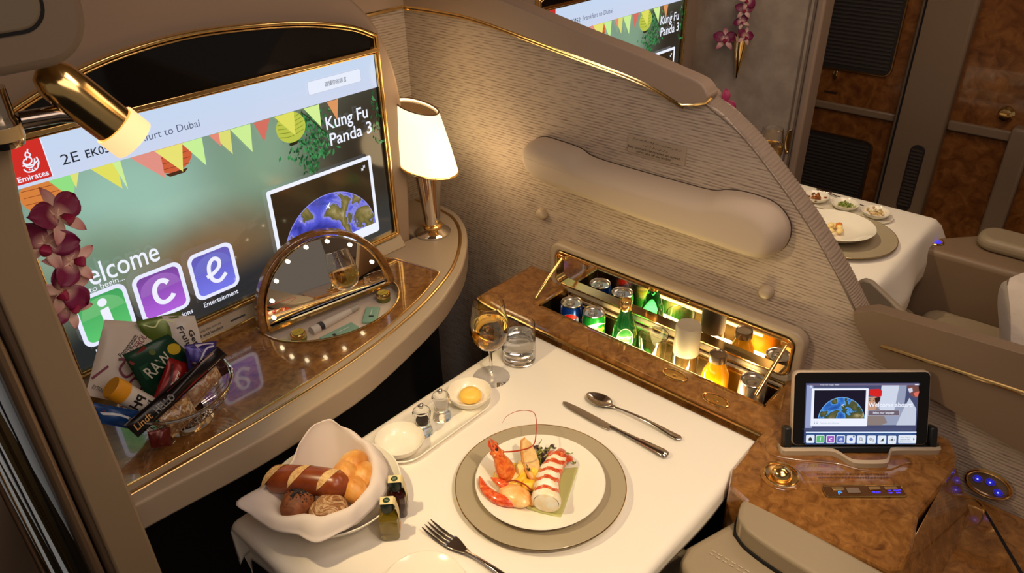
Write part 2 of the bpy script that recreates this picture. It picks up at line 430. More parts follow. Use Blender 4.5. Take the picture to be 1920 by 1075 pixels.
# left jamb and the polished sliding door
jb = [(.150, 0), (.205, 0), (.205, .75), (.204, .92), (.201, 1.06), (.199, 1.16), (.199, 1.29), (.203, 1.35), (.212, 1.41), (.222, 1.46), (.226, 1.56), (.150, 1.56)]
jm = mat('jamb_cream', rgb(150, 128, 100), .45)
S('wall_left', B().prism(jb, .918, .99, 'xz'), jm, 'cream jamb of the suite doorway at the left edge', bevel=.004)
S('trim_8', B().prism([(.142, 0), (.155, 0), (.153, .9), (.152, 1.2), (.15, 1.5), (.136, 1.5), (.14, 1.2)], .922, .98, 'xz'), mat('groove_brown', rgb(92, 74, 58), .35), 'brown grooved strip left of the cream jamb', 'trim', bevel=.004)
S('trim_9', B().prism([(.124, 0), (.139, 0), (.137, .9), (.137, 1.2), (.13, 1.5), (.115, 1.5), (.122, 1.2)], .915, .98, 'xz'), mat('satin_bronze', rgb(118, 96, 74), .3, .3), 'rounded bronze strip beside the brown groove', 'trim', bevel=.005)
dr = thing('door_1', 'polished sliding door edge with gold and mirrored strips at lower left', 'door', (.1, .95, 0)); dr['kind'] = 'structure'
obj('edge_rail', B().box(.072, .078, .936, .946, 0, 1.6), mat('dark_bronze', rgb(96, 72, 54), .25, .6), dr, bevel=.005)
OLV = mat('satin_brass', (.34, .27, .15, 1), .3, 1); PAL = mat('pale_reflection', rgb(210, 226, 240), .25)  # pale wedges below are painted reflections on the polished door edge
obj('brass_panel', B().box(.078, .127, .944, .955, 0, 1.6), OLV, dr, smooth=False)
def wedge(x0, x1, x2, x3, z0, z1, y): return B().add([(x0, y, z0), (x1, y, z0), (x3, y, z1), (x2, y, z1)], [(0, 1, 2, 3)])
obj('reflection_strip', wedge(.088, .0895, .074, .084, .5, 1.25, .9425), PAL, dr, smooth=False)
obj('reflection_strip', wedge(.106, .109, .080, .091, .5, 1.25, .9420), PAL, dr, smooth=False)
obj('reflection_panel', wedge(.1235, .126, .098, .125, .86, 1.30, .9420), PAL, dr, smooth=False)
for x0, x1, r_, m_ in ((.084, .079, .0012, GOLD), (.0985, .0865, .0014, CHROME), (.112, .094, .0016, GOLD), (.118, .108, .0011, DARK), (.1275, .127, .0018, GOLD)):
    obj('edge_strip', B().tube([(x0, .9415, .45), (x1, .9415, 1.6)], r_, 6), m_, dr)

# overhead unit at the top left
ub = thing('overhead_unit', 'rounded taupe overhead unit corner above the gold reading lamp', 'panel', (.1, .85, 1.53))
def round_corner(x1, z0, r, x0=-.4, z1=2.0, n=10):
    return [(x0, z0)]+[(x1-r+r*sin(radians(90*i/n)), z0+r-r*cos(radians(90*i/n))) for i in range(n+1)]+[(x1+.02, z1), (x0, z1)]
obj('casing', B().prism(round_corner(.288, 1.523, .045), .80, .95, 'xz'), mat('unit_taupe', rgb(118, 100, 82), .5), ub, bevel=.01)
obj('face_panel', B().prism(round_corner(.250, 1.560, .022), .797, .81, 'xz'), mat('unit_face', rgb(112, 98, 80), .5), ub, bevel=.003)
obj('seam', B().prism(round_corner(.2525, 1.5575, .0235), .7985, .81, 'xz'), DARK, ub, smooth=False)

# ================================================================== TELEVISION
tvm, nt, bs = new_mat('screen_picture')
tc = nt.nodes.new('ShaderNodeTexCoord')
def blob(cur, x, z, rx, rz, c, soft=1.0):
    mp = nt.nodes.new('ShaderNodeMapping'); mp.vector_type = 'POINT'
    mp.inputs['Location'].default_value = (-x/rx, 0, -z/rz); mp.inputs['Scale'].default_value = (1/rx, 0, 1/rz)
    nt.links.new(tc.outputs['Object'], mp.inputs['Vector'])
    ln = nt.nodes.new('ShaderNodeVectorMath'); ln.operation = 'LENGTH'; nt.links.new(mp.outputs['Vector'], ln.inputs[0])
    mr = nt.nodes.new('ShaderNodeMapRange'); mr.interpolation_type = 'SMOOTHSTEP'; mr.inputs['From Min'].default_value = 1; mr.inputs['From Max'].default_value = 1-soft
    nt.links.new(ln.outputs['Value'], mr.inputs['Value'])
    mx = nt.nodes.new('ShaderNodeMix'); mx.data_type = 'RGBA'; nt.links.new(mr.outputs['Result'], mx.inputs[0])
    if cur is None: mx.inputs[6].default_value = rgb(96, 100, 84)
    else: nt.links.new(cur.outputs[2], mx.inputs[6])
    mx.inputs[7].default_value = c; return mx
# object origin = television root (0.70, 1.40, 0.84)
cur = blob(None, -.22, .30, .34, .26, rgb(150, 190, 172), .9)
cur = blob(cur, .06, .32, .18, .22, rgb(128, 158, 132), .9)
cur = blob(cur, -.30, .20, .16, .12, rgb(112, 138, 116), .9)
cur = blob(cur, .36, .22, .27, .32, rgb(48, 42, 34), .75)
cur = blob(cur, -.10, .12, .26, .15, rgb(118, 92, 62), .8)
cur = blob(cur, .0, .02, .50, .12, rgb(44, 44, 46), .8)
cur = blob(cur, -.34, .02, .2, .12, rgb(38, 40, 40), .7)
cur = blob(cur, .40, .0, .22, .16, rgb(52, 54, 54), .8)
nt.links.new(cur.outputs[2], bs.inputs['Emission Color']); bs.inputs['Emission Strength'].default_value = 1.0
bs.inputs['Base Color'].default_value = (0, 0, 0, 1); bs.inputs['Roughness'].default_value = .1
# banner gradient and icon faces
def grad(name, c1, c2, z0, z1, s=1.0, noise=0):
    m, nt, b = new_mat(name); tc = nt.nodes.new('ShaderNodeTexCoord'); sx = nt.nodes.new('ShaderNodeSeparateXYZ')
    nt.links.new(tc.outputs['Object'], sx.inputs[0]); mr = nt.nodes.new('ShaderNodeMapRange')
    mr.inputs['From Min'].default_value = z0; mr.inputs['From Max'].default_value = z1; nt.links.new(sx.outputs['Z'], mr.inputs['Value'])
    mx = nt.nodes.new('ShaderNodeMix'); mx.data_type = 'RGBA'; mx.inputs[6].default_value = c1; mx.inputs[7].default_value = c2
    nt.links.new(mr.outputs['Result'], mx.inputs[0]); nt.links.new(mx.outputs[2], b.inputs['Emission Color']); b.inputs['Emission Strength'].default_value = s
    b.inputs['Base Color'].default_value = (0, 0, 0, 1); b.inputs['Roughness'].default_value = .1
    return m
BANNER = grad('banner', rgb(205, 214, 238), rgb(196, 216, 240), .37, .46, 1.0)
ICG = grad('icon_green', rgb(92, 196, 110), rgb(66, 160, 90), .06, .15); ICP = grad('icon_purple', rgb(176, 96, 216), rgb(112, 62, 150), .06, .15)
ICB = grad('icon_blue', rgb(118, 120, 232), rgb(92, 84, 176), .06, .15)
def earth_mat(name, sc=15, br=1.0):
    m, nt, b = new_mat(name); tc = nt.nodes.new('ShaderNodeTexCoord')
    n = nt.nodes.new('ShaderNodeTexNoise'); n.inputs['Scale'].default_value = sc; n.inputs['Detail'].default_value = 8; n.inputs['Distortion'].default_value = .6
    nt.links.new(tc.outputs['Object'], n.inputs['Vector']); r = nt.nodes.new('ShaderNodeValToRGB')
    st = [(.34, rgb(50, 54, 150)), (.46, rgb(88, 92, 214)), (.505, rgb(140, 140, 226)), (.52, rgb(92, 88, 42)), (.60, rgb(140, 124, 74)), (.70, rgb(206, 190, 150))]
    while len(r.color_ramp.elements) < len(st): r.color_ramp.elements.new(.5)
    for e, (p, c) in zip(r.color_ramp.elements, st): e.position = p; e.color = c
    nt.links.new(n.outputs['Fac'], r.inputs['Fac']); nt.links.new(r.outputs['Color'], b.inputs['Emission Color'])
    b.inputs['Emission Strength'].default_value = br; b.inputs['Base Color'].default_value = (0, 0, 0, 1); b.inputs['Roughness'].default_value = .1
    return m
EARTH = earth_mat('planet_surface'); EARTH_T = earth_mat('planet_surface_small', 34); _r = [n for n in EARTH_T.node_tree.nodes if n.type == 'VALTORGB'][0].color_ramp.elements
for _e1, _c in zip(_r, ((20, 50, 110), (50, 110, 200), (90, 160, 230), (50, 70, 40), (100, 96, 60), (190, 170, 120))): _e1.color = rgb(*_c)

tv = thing('television', 'large wall screen showing a Welcome menu beside the lit table lamp', 'television', (.70, 1.40, .84))
arch = sp2([(1.09, 1.333), (1.02, 1.364), (.903, 1.390), (.772, 1.405), (.643, 1.410), (.514, 1.397), (.40, 1.368), (.29, 1.325)], 5)
of = [(.29, .832), (1.092, .832)]+arch[:-1]+[(.29, 1.325)]
inn = inset(of, .0075)
obj('bezel', B().ring(of, inn, 1.384, 1.402, 'xz'), GOLD, tv, bevel=.0025)
obj('inner_bezel', B().ring(inset(of, .0095), inset(of, .0125), 1.386, 1.402, 'xz'), GOLD, tv, bevel=.001)
obj('divider_bar', B().box(.297, 1.086, 1.385, 1.402, 1.2945, 1.3035).box(.297, 1.086, 1.388, 1.402, 1.290, 1.2925), GOLD, tv, bevel=.0015)
obj('top_panel', B().prism([(.297, 1.30), (1.084, 1.30)]+[(a, b-.006) for a, b in arch], 1.394, 1.402, 'xz'), BLACKG, tv, smooth=False)
obj('display', B().box(.297, 1.084, 1.395, 1.402, .838, 1.291), tvm, tv, smooth=False)
obj('screen_edge', B().box(1.076, 1.079, 1.3935, 1.402, .838, 1.291), BLACKP, tv, smooth=False)
A = Art((0, 1.3947, 0), (1, 0, 0), (0, 0, 1))
W = em(238, 242, 255)
# pennants, lanterns and leaves of the picture
for pts, c in (([(.325, .012), (.37, .0), (.37, -.005), (.36, -.048)], None),): pass
def tri(x0, x1, z1, xm, zm, c): A.poly([(x0, z1), (x1, z1), (xm, zm)], em(*c))
A.disc(.345, 1.195, .034, em(214, 128, 62), .032)
for i in range(3): A.stroke([(.316, 1.185+.012*i), (.372, 1.182+.012*i)], .0012, em(150, 78, 36))
A.disc(.575, 1.198, .042, em(206, 96, 58), .034)
for i in range(4): A.stroke([(.538+.004*i, 1.176+.011*i), (.61, 1.173+.012*i)], .0012, em(140, 58, 34))
A.disc(.838, 1.183, .036, em(186, 196, 74), .033)
for i in range(5): A.stroke(sp2([(.806, 1.168+.009*i), (.835, 1.164+.0095*i), (.869, 1.172+.009*i)], 4), .0012, em(120, 130, 36))
A.poly([(.555, 1.166), (.60, 1.166), (.592, 1.159), (.562, 1.159)], em(70, 40, 28)); A.poly([(.825, 1.15), (.85, 1.152), (.845, 1.145), (.829, 1.144)], em(40, 40, 24))
for t in ((.36, .405, 1.216, .388, 1.172, (146, 222, 130)), (.395, .41, 1.216, .398, 1.19, (222, 224, 120)), (.43, .475, 1.216, .472, 1.165, (226, 222, 96)), (.468, .482, 1.216, .481, 1.160, (206, 238, 150)),
          (.50, .555, 1.216, .552, 1.160, (226, 146, 132)), (.545, .60, 1.216, .588, 1.162, (232, 226, 116)), (.598, .64, 1.216, .636, 1.160, (200, 240, 150)), (.66, .70, 1.216, .695, 1.166, (222, 220, 116)),
          (.655, .675, 1.216, .674, 1.188, (230, 140, 120)), (.70, .745, 1.216, .738, 1.158, (206, 238, 150)), (.752, .79, 1.216, .768, 1.172, (212, 112, 96)), (.80, .848, 1.216, .842, 1.165, (224, 222, 96)),
          (.872, .912, 1.216, .909, 1.166, (212, 240, 150)), (.932, .962, 1.216, .953, 1.17, (222, 150, 96))): tri(*t)
A.stroke(sp2([(.865, 1.21), (.885, 1.19), (.905, 1.165), (.92, 1.15)], 5), .002, em(44, 38, 26))
rnd = random.Random(3); A.k = 6
for i in range(420):
    x = rnd.gauss(.925, .028); z = rnd.uniform(1.075, 1.212); 
    x -= .04
    if i < 30: x = rnd.uniform(1.05, 1.074)
    a = rnd.uniform(-2.4, -.5); l = rnd.uniform(.008, .015); w = l*.22; gg = rnd.choice([(44, 112, 60), (62, 146, 84), (30, 80, 44), (84, 160, 96), (36, 96, 50)])
    if z < 1.10 and abs(x-.870) > .02 and i >= 30: continue
    c, s_ = cos(a), sin(a); A.k -= .99
    A.poly([(x, z), (x+l*.5*c-w*s_, z+l*.5*s_+w*c), (x+l*c, z+l*s_), (x+l*.5*c+w*s_, z+l*.5*s_-w*c)], em(*gg, .8))
A.k = 11
# top banner
A.rect(.297, 1.2155, 1.0765, 1.291, BANNER)
A.rect(.297, 1.2215, .369, 1.291, em(206, 46, 38))
A.rect(.369, 1.2215, .3705, 1.291, W)
# flowing emblem and airline word on the red square
ex = .343; ez = 1.252
for p in ([(-.012, -.006), (-.008, -.012), (.0, -.013), (.008, -.010), (.012, -.002)], [(-.010, .004), (-.006, -.004), (.001, -.006), (.006, -.001), (.009, .007)],
          [(-.006, .010), (-.009, .004), (-.003, .000), (.003, .003), (.004, .009), (-.001, .012), (-.004, .008)], [(.0, .021), (-.003, .015), (.001, .012), (.005, .015), (.002, .020), (.004, .025)],
          [(-.012, .0), (-.004, -.001), (.004, -.002), (.013, .003)], [(.009, -.008), (.013, .0), (.012, .009)]):
    A.stroke([(ex+a, ez+b) for a, b in p], .0022, W, 5)
for a, b in ((-.004, -.0085), (.0, -.0095), (.004, -.0085)): A.disc(ex+a, ez+b, .0012, W)
A.text('Emirates', .3155, 1.2265, .0135, W, w=.049, bold=.012)
K = em(38, 40, 50)
A.text('2E', .388, 1.236, .026, K, w=.030); A.text('EK052', .428, 1.237, .020, K, w=.052, bold=.01); A.text('Frankfurt to Dubai', .490, 1.2385, .020, em(92, 98, 122), w=.152)
A.rect(.890, 1.239, 1.032, 1.269, em(200, 206, 226), r=.004); A.rect(.8915, 1.2405, 1.0305, 1.2675, em(232, 238, 252), r=.0035)
A.text('\u9078\u64c7\u4f60\u7684\u8a9e\u8a00', .9625, 1.2495, .0115, em(60, 62, 80), w=.058, align='c')
A.text('Kung Fu', .9195, 1.156, .040, W, w=.118, bold=.012); A.text('Panda 3', .924, 1.118, .040, W, w=.120, bold=.012)
# map card
A.rect(.748, .868, 1.031, 1.066, W, r=.006); A.rect(.757, .893, 1.022, 1.057, em(50, 38, 24), r=.002)
cx, cz, r0 = .893, .880, .130
def clipc(r, x0, x1, z0):
    o = []
    for i in range(181):
        a = pi*i/180; x = cx+r*cos(a); z = cz+r*sin(a)
        if x0 <= x <= x1 and z >= z0: o.append((x, z))
    return [(min(x1, cx+r*.99), z0)]+o+[(max(x0, cx-r*.99), z0)]
A.poly(clipc(r0+.0015, .757, 1.022, .893), em(150, 150, 240)); A.poly(clipc(r0, .757, 1.022, .893), EARTH)
A.poly([(.889, .987), (.893, .984), (.900, .990), (.902, .989), (.896, .982), (.900, .975), (.897, .975), (.893, .980), (.887, .977), (.888, .979), (.891, .982)], W)
for dx, dz, s_ in ((1.010, 1.047, 1), (.999, 1.036, -1)): A.poly([(dx, dz), (dx-.007*s_, dz), (dx, dz-.007*s_)], W); A.stroke([(dx, dz), (dx-.006*s_, dz-.006*s_)], .002, W)
A.text('Welcome', .318, 1.008, .060, W, w=.182, bold=.006); A.text('Select to begin...', .316, .9985-.003, .0165, W, w=.110)
# menu icons
for x0, m, ch, cap in ((.323, ICG, 'i', 'Information'), (.434, ICP, 'c', 'Communications'), (.546, ICB, 'e', 'Entertainment')):
    A.rect(x0, .888, x0+.100, .994, em(232, 234, 255), r=.018); A.rect(x0+.008, .896, x0+.092, .986, m, r=.012)
    A.poly(arc(x0+.05, .950, .040, 0, 180, 18, .032)+[(x0+.01, .945)], em(*{'i': (120, 206, 128), 'c': (170, 110, 206), 'e': (122, 122, 220)}[ch], .8))
    wx = em(240, 240, 255)
    if ch == 'i': A.disc(x0+.052, .969, .0085, wx); A.poly([(x0+.044, .955), (x0+.060, .957), (x0+.062, .909), (x0+.046, .907)], wx)
    elif ch == 'c': A.stroke([(x0+.066, .957), (x0+.060, .964), (x0+.050, .966), (x0+.040, .958), (x0+.036, .942), (x0+.040, .926), (x0+.052, .919), (x0+.066, .924), (x0+.071, .930)], .010, wx, 5)
    else: A.stroke([(x0+.032, .934), (x0+.048, .938), (x0+.062, .948), (x0+.064, .962), (x0+.054, .969), (x0+.043, .960), (x0+.039, .942), (x0+.044, .923), (x0+.058, .917), (x0+.074, .928)], .0085, wx, 5)
    A.text(cap, x0+.050, .871, .0155, W, w={'i': .074, 'c': .096, 'e': .080}[ch], align='c', bold=.01)
A.done('screen_graphics', tv)

# strip under the screen
st = thing('placard_strip', 'cream slanted strip with small printed notice under the large screen', 'placard', (.7, 1.39, .80))
obj('strip_body', B().prism([(1.374, .8005), (1.404, .8005), (1.404, .830), (1.396, .832)], .22, 1.10, 'yz'), CREAM, st, bevel=.002)
A = Art((.22, 1.3735, .801), (1, 0, 0), (0, .0225, .031)); KP = paint(60, 48, 36)
A.text('This compartment must be closed and the mirror', .20, .018, .0075, KP, w=.165); A.done('upper_notice_line', st)
A = Art((.22, 1.3735, .801), (1, 0, 0), (0, .0225, .031)); A.text('stowed for taxi, take off and landing', .215, .008, .0085, KP, w=.150, bold=.02)
A.done('lower_notice_line', st)
A = Art((.22, 1.3735, .801), (1, 0, 0), (0, .0225, .031)); A.rect(.385, .012, .42, .016, BLACKP)
A.done('notice_bar', st)
obj('gold_line', B().tube([(.22, 1.372, .803), (1.03, 1.372, .803)], .002, 8), GOLD, st)

# ================================================================== VANITY SHELF
shf = thing('side_shelf', 'long curved cream shelf with burl wood inlay under the large screen', 'shelf', (.7, 1.2, .745))
front = sp2([(.17, 1.035), (.272, 1.028), (.428, 1.014), (.568, 1.017), (.705, 1.030), (.926, 1.090), (1.041, 1.140), (1.133, 1.196), (1.24, 1.290), (1.305, 1.376), (1.333, 1.45), (1.336, 1.56)], 6)
body = obj('shelf_body', B().prism(front+[(1.336, 1.583), (1.16, 1.583), (1.155, 1.398), (.17, 1.398)], .742, .800, 'xy'), CREAM, shf, smooth=True)
inl = sp2([(.235, 1.083), (.40, 1.082), (.502, 1.084), (.64, 1.092), (.773, 1.109), (.865, 1.131), (.951, 1.158), (1.045, 1.198)], 6)
inl = [(.225, 1.095), (.228, 1.087)]+inl+[(1.056, 1.206), (1.057, 1.214), (1.030, 1.350), (1.020, 1.366), (1.005, 1.370), (.225, 1.370)]
pc = Vector((.794, 1.281)); pu = Vector((.99, -.142)); pv = Vector((-.142, -.99))   # pocket axes
def pk(a, b): return (pc.x+pu.x*a+pv.x*b, pc.y+pu.y*a+pv.y*b)
pocket = [pk(.163*cos(radians(a)), .128*sin(radians(a))) for a in range(0, 181, 6)]
pocket = [pk(.160, -.012)]+pocket+[pk(-.160, -.012)]
cut(body, B().prism(pocket, .770, .82, 'xy'))
bv = body.modifiers.new('bevel', 'BEVEL'); bv.width = .016; bv.segments = 4; bv.limit_method = 'ANGLE'; bv.angle_limit = radians(60)
body.data.materials.clear(); body.data.materials.append(CREAM)
for p in body.data.polygons: p.use_smooth = True
inlay = obj('burl_inlay', B().prism(inl, .7995, .8015, 'xy'), BURL, shf, smooth=False)
cut(inlay, B().prism(pocket, .770, .82, 'xy'))
obj('gold_border', B().ring(inset(inl, -.0035), inl, .799, .8035, 'xy'), GOLD, shf, bevel=.0008)
og = sp2([(.20, 1.061), (.248, 1.061), (.487, 1.062), (.63, 1.070), (.763, 1.087), (.849, 1.105), (.945, 1.133), (1.054, 1.177), (1.129, 1.221), (1.203, 1.281), (1.262, 1.345), (1.30, 1.415), (1.31, 1.50), (1.312, 1.575)], 6)
obj('outer_gold_line', B().tube([(x, y, .8005) for x, y in og], .0045, 8, flat=.5), GOLDD, shf)
liner = B().prism(inset(pocket, -.001), .775, .782, 'xy')
obj('pocket_floor', liner, mat('satin_lining', rgb(226, 208, 190), .35), shf, smooth=False)
obj('pocket_rim', B().tube([(x, y, .8035) for x, y in pocket[1:-1]], .0022, 8), GOLD, shf)
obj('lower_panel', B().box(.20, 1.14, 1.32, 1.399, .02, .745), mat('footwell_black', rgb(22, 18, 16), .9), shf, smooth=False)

# flip-up mirror
vm = thing('vanity_mirror', 'half-round flip-up mirror in burl and gold frame with small bulbs', 'mirror', (pc.x, pc.y, .80))
def mp3(u, h, d):   # u along mirror, h up, d towards the seat
    return Vector((pc.x+pu.x*u+pv.x*d, pc.y+pu.y*u+pv.y*d+.22*h, .806+h*1.0))
def halfring(ro, ri, d0, d1, bz=0):
    b = B(); po = [(ro*cos(radians(a)), bz+(ro*1.0)*sin(radians(a))) for a in range(0, 181, 5)]+[(-ro*.97, -.004+bz), (ro*.97, -.004+bz)]
    pi_ = [(ri*cos(radians(a)), bz+.010+(ri)*sin(radians(a))*.985) for a in range(0, 181, 5)]+[(-ri*.985, .004+bz), (ri*.985, .004+bz)]
    n = len(po); vs = [mp3(p[0], p[1], d) for d in (d0, d1) for L in (po, pi_) for p in L]; fs = []
    for i in range(n):
        j = (i+1) % n; fs += [(i, j, n+j, n+i), (2*n+i, 3*n+i, 3*n+j, 2*n+j), (i, 2*n+i, 2*n+j, j), (n+i, n+j, 3*n+j, 3*n+i)]
    return b.add(vs, fs)
obj('burl_frame', halfring(.168, .150, -.012, .006), BURL, vm, bevel=.004)
obj('gold_rim', halfring(.152, .146, -.004, .009), GOLD, vm, bevel=.0015)
b = B(); po = [(.147*cos(radians(a)), .010+.147*sin(radians(a))*.985) for a in range(0, 181, 5)]
b.add([mp3(u, h, .0035) for u, h in po], [list(range(len(po)))]); obj('mirror_pane', b, MIRROR, vm, smooth=False)
BULB = mat('bulb_glow', (1, .9, .7, 1), .3, emis=(1, .82, .5, 1), es=9)
for a in (176, 160, 141, 120, 98, 76, 52, 22):
    p = mp3(.132*cos(radians(a)), .012+.132*sin(radians(a)), .006)
    obj('bulb', B().ball(p, .0042, seg=12, rings=8), BULB, vm)
# things in the mirror pocket
def jar(p, r, label):
    t = thing('cosmetic_jar', label, 'jar', (p[0], p[1], .782))
    obj('jar_body', B().lathe([(0, 0), (r*.95, 0), (r, .004), (r, .012)], (p[0], p[1], .782), 24), mat('jar_glass', rgb(150, 150, 60), .1, trans=.5), t)
    obj('lid', B().lathe([(r*1.02, .012), (r*1.02, .018), (r*.9, .021), (0, .021)], (p[0], p[1], .782), 24), GOLD, t)
    A = Art((p[0], p[1], .8032), (1, 0, 0), (0, 1, 0)); A.disc(0, 0, r*.75, paint(196, 170, 60)); A.text('CREAM', 0, -.002, .005, paint(90, 80, 20), w=r*1.1, align='c'); A.done('lid_label', t)
jar(pk(-.106, .050), .017, 'gold-lidded cosmetic jar at the left end of the mirror pocket')
jar(pk(.118, .030), .016, 'gold-lidded cosmetic jar at the right end of the mirror pocket')
def sachet(p, l, w, a, label):
    t = thing('toiletry_sachet', label, 'sachet', (p[0], p[1], .7822), radians(a), 'toiletry sachets in the mirror pocket')
    obj('sachet_body', B().prism(rr(0, 0, l, w, .003), 0, .006, 'xy'), mat('aqua_foil', rgb(140, 182, 160), .35), t, local=True, bevel=.002)
    A = Art((0, 0, .0062), (1, 0, 0), (0, 1, 0)); A.rect(-l*.2, -w*.25, -l*.12, w*.1, paint(20, 30, 30)); A.rect(-l*.05, -.001, l*.3, .0012, paint(220, 230, 220))
    A.done('print', None).parent = t
sachet(pk(-.030, .088), .085, .030, -2, 'pale green sachet along the front curve of the mirror pocket')
sachet(pk(.060, .070), .062, .032, 42, 'pale green sachet slanting near the right jar in the mirror pocket')
t = thing('cream_tube', 'slim white cosmetic tube lying below the mirror glass', 'tube', (pk(-.03, .04)[0], pk(-.03, .04)[1], .782))
a0 = Vector((*pk(-.075, .048), .790)); a1 = Vector((*pk(.03, .030), .790)); a2 = Vector((*pk(.052, .026), .790))
obj('tube_body', B().tube([a0, a0.lerp(a1, .5), a1], [.0105, .0095, .007], 14), mat('tube_white', rgb(214, 204, 194), .4), t)
obj('tube_cap', B().tube([a1, a2], .0065, 14), paint(180, 172, 160), t)
obj('tube_mark', B().tube([a0.lerp(a1, .18)+Vector((0, 0, .0005)), a0.lerp(a1, .28)+Vector((0, 0, .0005))], .0103, 14), paint(50, 46, 50), t)

# ================================================================== TABLE LAMP
lp = thing('table_lamp', 'lit cream-shaded table lamp on tapered chrome stem at shelf end', 'lamp', (1.198, 1.378, .80))
L0 = Vector((1.198, 1.378, .801))
obj('lamp_base', B().lathe([(0, 0), (.048, 0), (.048, .004), (.042, .010), (.026, .017), (.022, .020), (0, .020)], L0, 40), CHROME, lp)
obj('collar', B().lathe([(.022, .018), (.0275, .020), (.0275, .024), (.024, .028), (.021, .029)], L0, 40), GOLD, lp)
obj('stem', B().lathe([(.021, .026), (.0225, .05), (.029, .12), (.0365, .178), (.037, .181), (.034, .181), (0, .175)], L0, 40), CHROME, lp)
hdir = Vector((.675, -.738, 0))
def shade_ring(c, r, z, tilt, n=48):
    out = []
    for k in range(n):
        a = 2*pi*k/n; p = Vector((cos(a), sin(a), 0))*r; d = p.dot(hdir); out.append(c+p+Vector((0, 0, z-tilt*d)))
    return out
SH = mat('lamp_shade_glow', rgb(250, 230, 190), .6, emis=(1, .84, .46, 1), es=1.6)
b = B(); rings = []; nn = 48
for (r, z, tl, s_) in ((.0715, .186, .22, .002), (.0735, .190, .23, .002), (.067, .245, .25, -.004), (.0575, .305, .29, -.010), (.0515, .342, .32, -.014)): rings.append(shade_ring(L0+hdir*s_, r, z, tl))
b.add([p for R_ in rings for p in R_], [(i*nn+k, i*nn+(k+1) % nn, (i+1)*nn+(k+1) % nn, (i+1)*nn+k) for i in range(4) for k in range(nn)])
obj('lamp_shade', b, SH, lp, solid=.002)
b = B(); R0 = shade_ring(L0+hdir*-.014, .0518, .343, .32); b.tube(R0, .002, 8, closed=True)
obj('top_rim', b, mat('rim_brown', rgb(90, 60, 40), .4), lp)
R1 = shade_ring(L0+hdir*-.013, .050, .337, .32); obj('shade_lid', B().add(R1, [list(range(nn))]), mat('lid_smoke', rgb(150, 118, 80), .2, .6), lp, smooth=False)
b = B(); R0 = shade_ring(L0+hdir*.002, .074, .185, .22); b.tube(R0, .0032, 8, closed=True); b.add(shade_ring(L0+hdir*.002, .072, .185, .22), [list(range(nn))])
obj('bottom_rim', b, GOLD, lp)

# ================================================================== READING LAMP
rl_ = thing('reading_lamp', 'gold barrel reading lamp with glowing tip on the left jamb', 'lamp', (.21, .905, 1.45))
LQ = Vector((.262, .895, 1.503)); LF = Vector((.322, .880, 1.418)); dr_ = (LF-LQ).normalized()
obj('bracket', B().lathe([(0, -.026), (.017, -.026), (.019, -.020), (.019, .0), (.017, .004), (.017, .034), (0, .034)], (.206, .895, 1.462), 24), mat('bracket_chrome', (.6, .48, .36, 1), .12, 1), rl_)
obj('bracket_band', B().lathe([(.0200, -.018), (.0200, -.004), (.019, -.004), (.019, -.018)], (.206, .895, 1.462), 24, close=True), mat('amber_band', rgb(190, 160, 110), .2), rl_)
obj('arm', B().tube([(.225, .895, 1.458), (.262, .893, 1.456), (.288, .888, 1.450)], [.0095, .0095, .0085], 16), mat('smoky_chrome', (.36, .30, .26, 1), .12, 1), rl_)
def along(t): return LQ+dr_*t
obj('barrel', B().tube([along(-.004), along(0), along(.014), along(.035), along(.088)], [.006, .015, .0225, .0238, .0238], 32), GOLD, rl_)
b = B(); n_ = 64; vs = []
axx = dr_.cross(Vector((0, 1, 0))).normalized(); ayy = dr_.cross(axx)
for t, k in ((.086, 1), (.112, 1), (.112, .9)):
    for i in range(n_):
        a = 2*pi*i/n_; r = (.0258+.0007*(i % 2))*k; vs.append(along(t)+axx*cos(a)*r+ayy*sin(a)*r)
b.add(vs, [(j*n_+i, j*n_+(i+1) % n_, (j+1)*n_+(i+1) % n_, (j+1)*n_+i) for j in range(2) for i in range(n_)])
b.add([along(.110)+axx*cos(2*pi*i/32)*.023+ayy*sin(2*pi*i/32)*.023 for i in range(32)], [list(range(32))])
obj('diffuser', b, mat('peach_glow', rgb(240, 200, 150), .5, emis=(1, .60, .28, 1), es=1.15), rl_)

# ================================================================== ORCHIDS
def petal_mat(name, cin, cout, r):
    m, nt, b = new_mat(name); tc = nt.nodes.new('ShaderNodeTexCoord'); ln = nt.nodes.new('ShaderNodeVectorMath'); ln.operation = 'LENGTH'
    nt.links.new(tc.outputs['Object'], ln.inputs[0]); mr = nt.nodes.new('ShaderNodeMapRange'); mr.inputs['From Min'].default_value = r*.12; mr.inputs['From Max'].default_value = r
    nt.links.new(ln.outputs['Value'], mr.inputs['Value']); mx = nt.nodes.new('ShaderNodeMix'); mx.data_type = 'RGBA'; mx.inputs[6].default_value = cin; mx.inputs[7].default_value = cout
    nt.links.new(mr.outputs['Result'], mx.inputs[0]); nt.links.new(mx.outputs[2], b.inputs['Base Color']); b.inputs['Roughness'].default_value = .5
    b.inputs['Subsurface Weight'].default_value = 0
    return m
PET = petal_mat('orchid_magenta', rgb(236, 190, 176), rgb(120, 6, 66), .018); PET2 = petal_mat('orchid_pale', rgb(244, 216, 196), rgb(170, 40, 90), .046)
def petal(b, ang, l, w, tilt, m=0, Mx=None):
    def fn(u, v):
        x = (u-.5)*w*(sin(pi*min(1, v*.93+.07))**.7); y = v*l; z = .25*l*sin(v*pi*.9)*tilt+.35*abs(u-.5)*w*.6
        p = Vector((x, y, z)); p = Matrix.Rotation(ang, 3, 'Z') @ p
        return (Mx @ p) if Mx else p
    b.grid(fn, 7, 8, m)
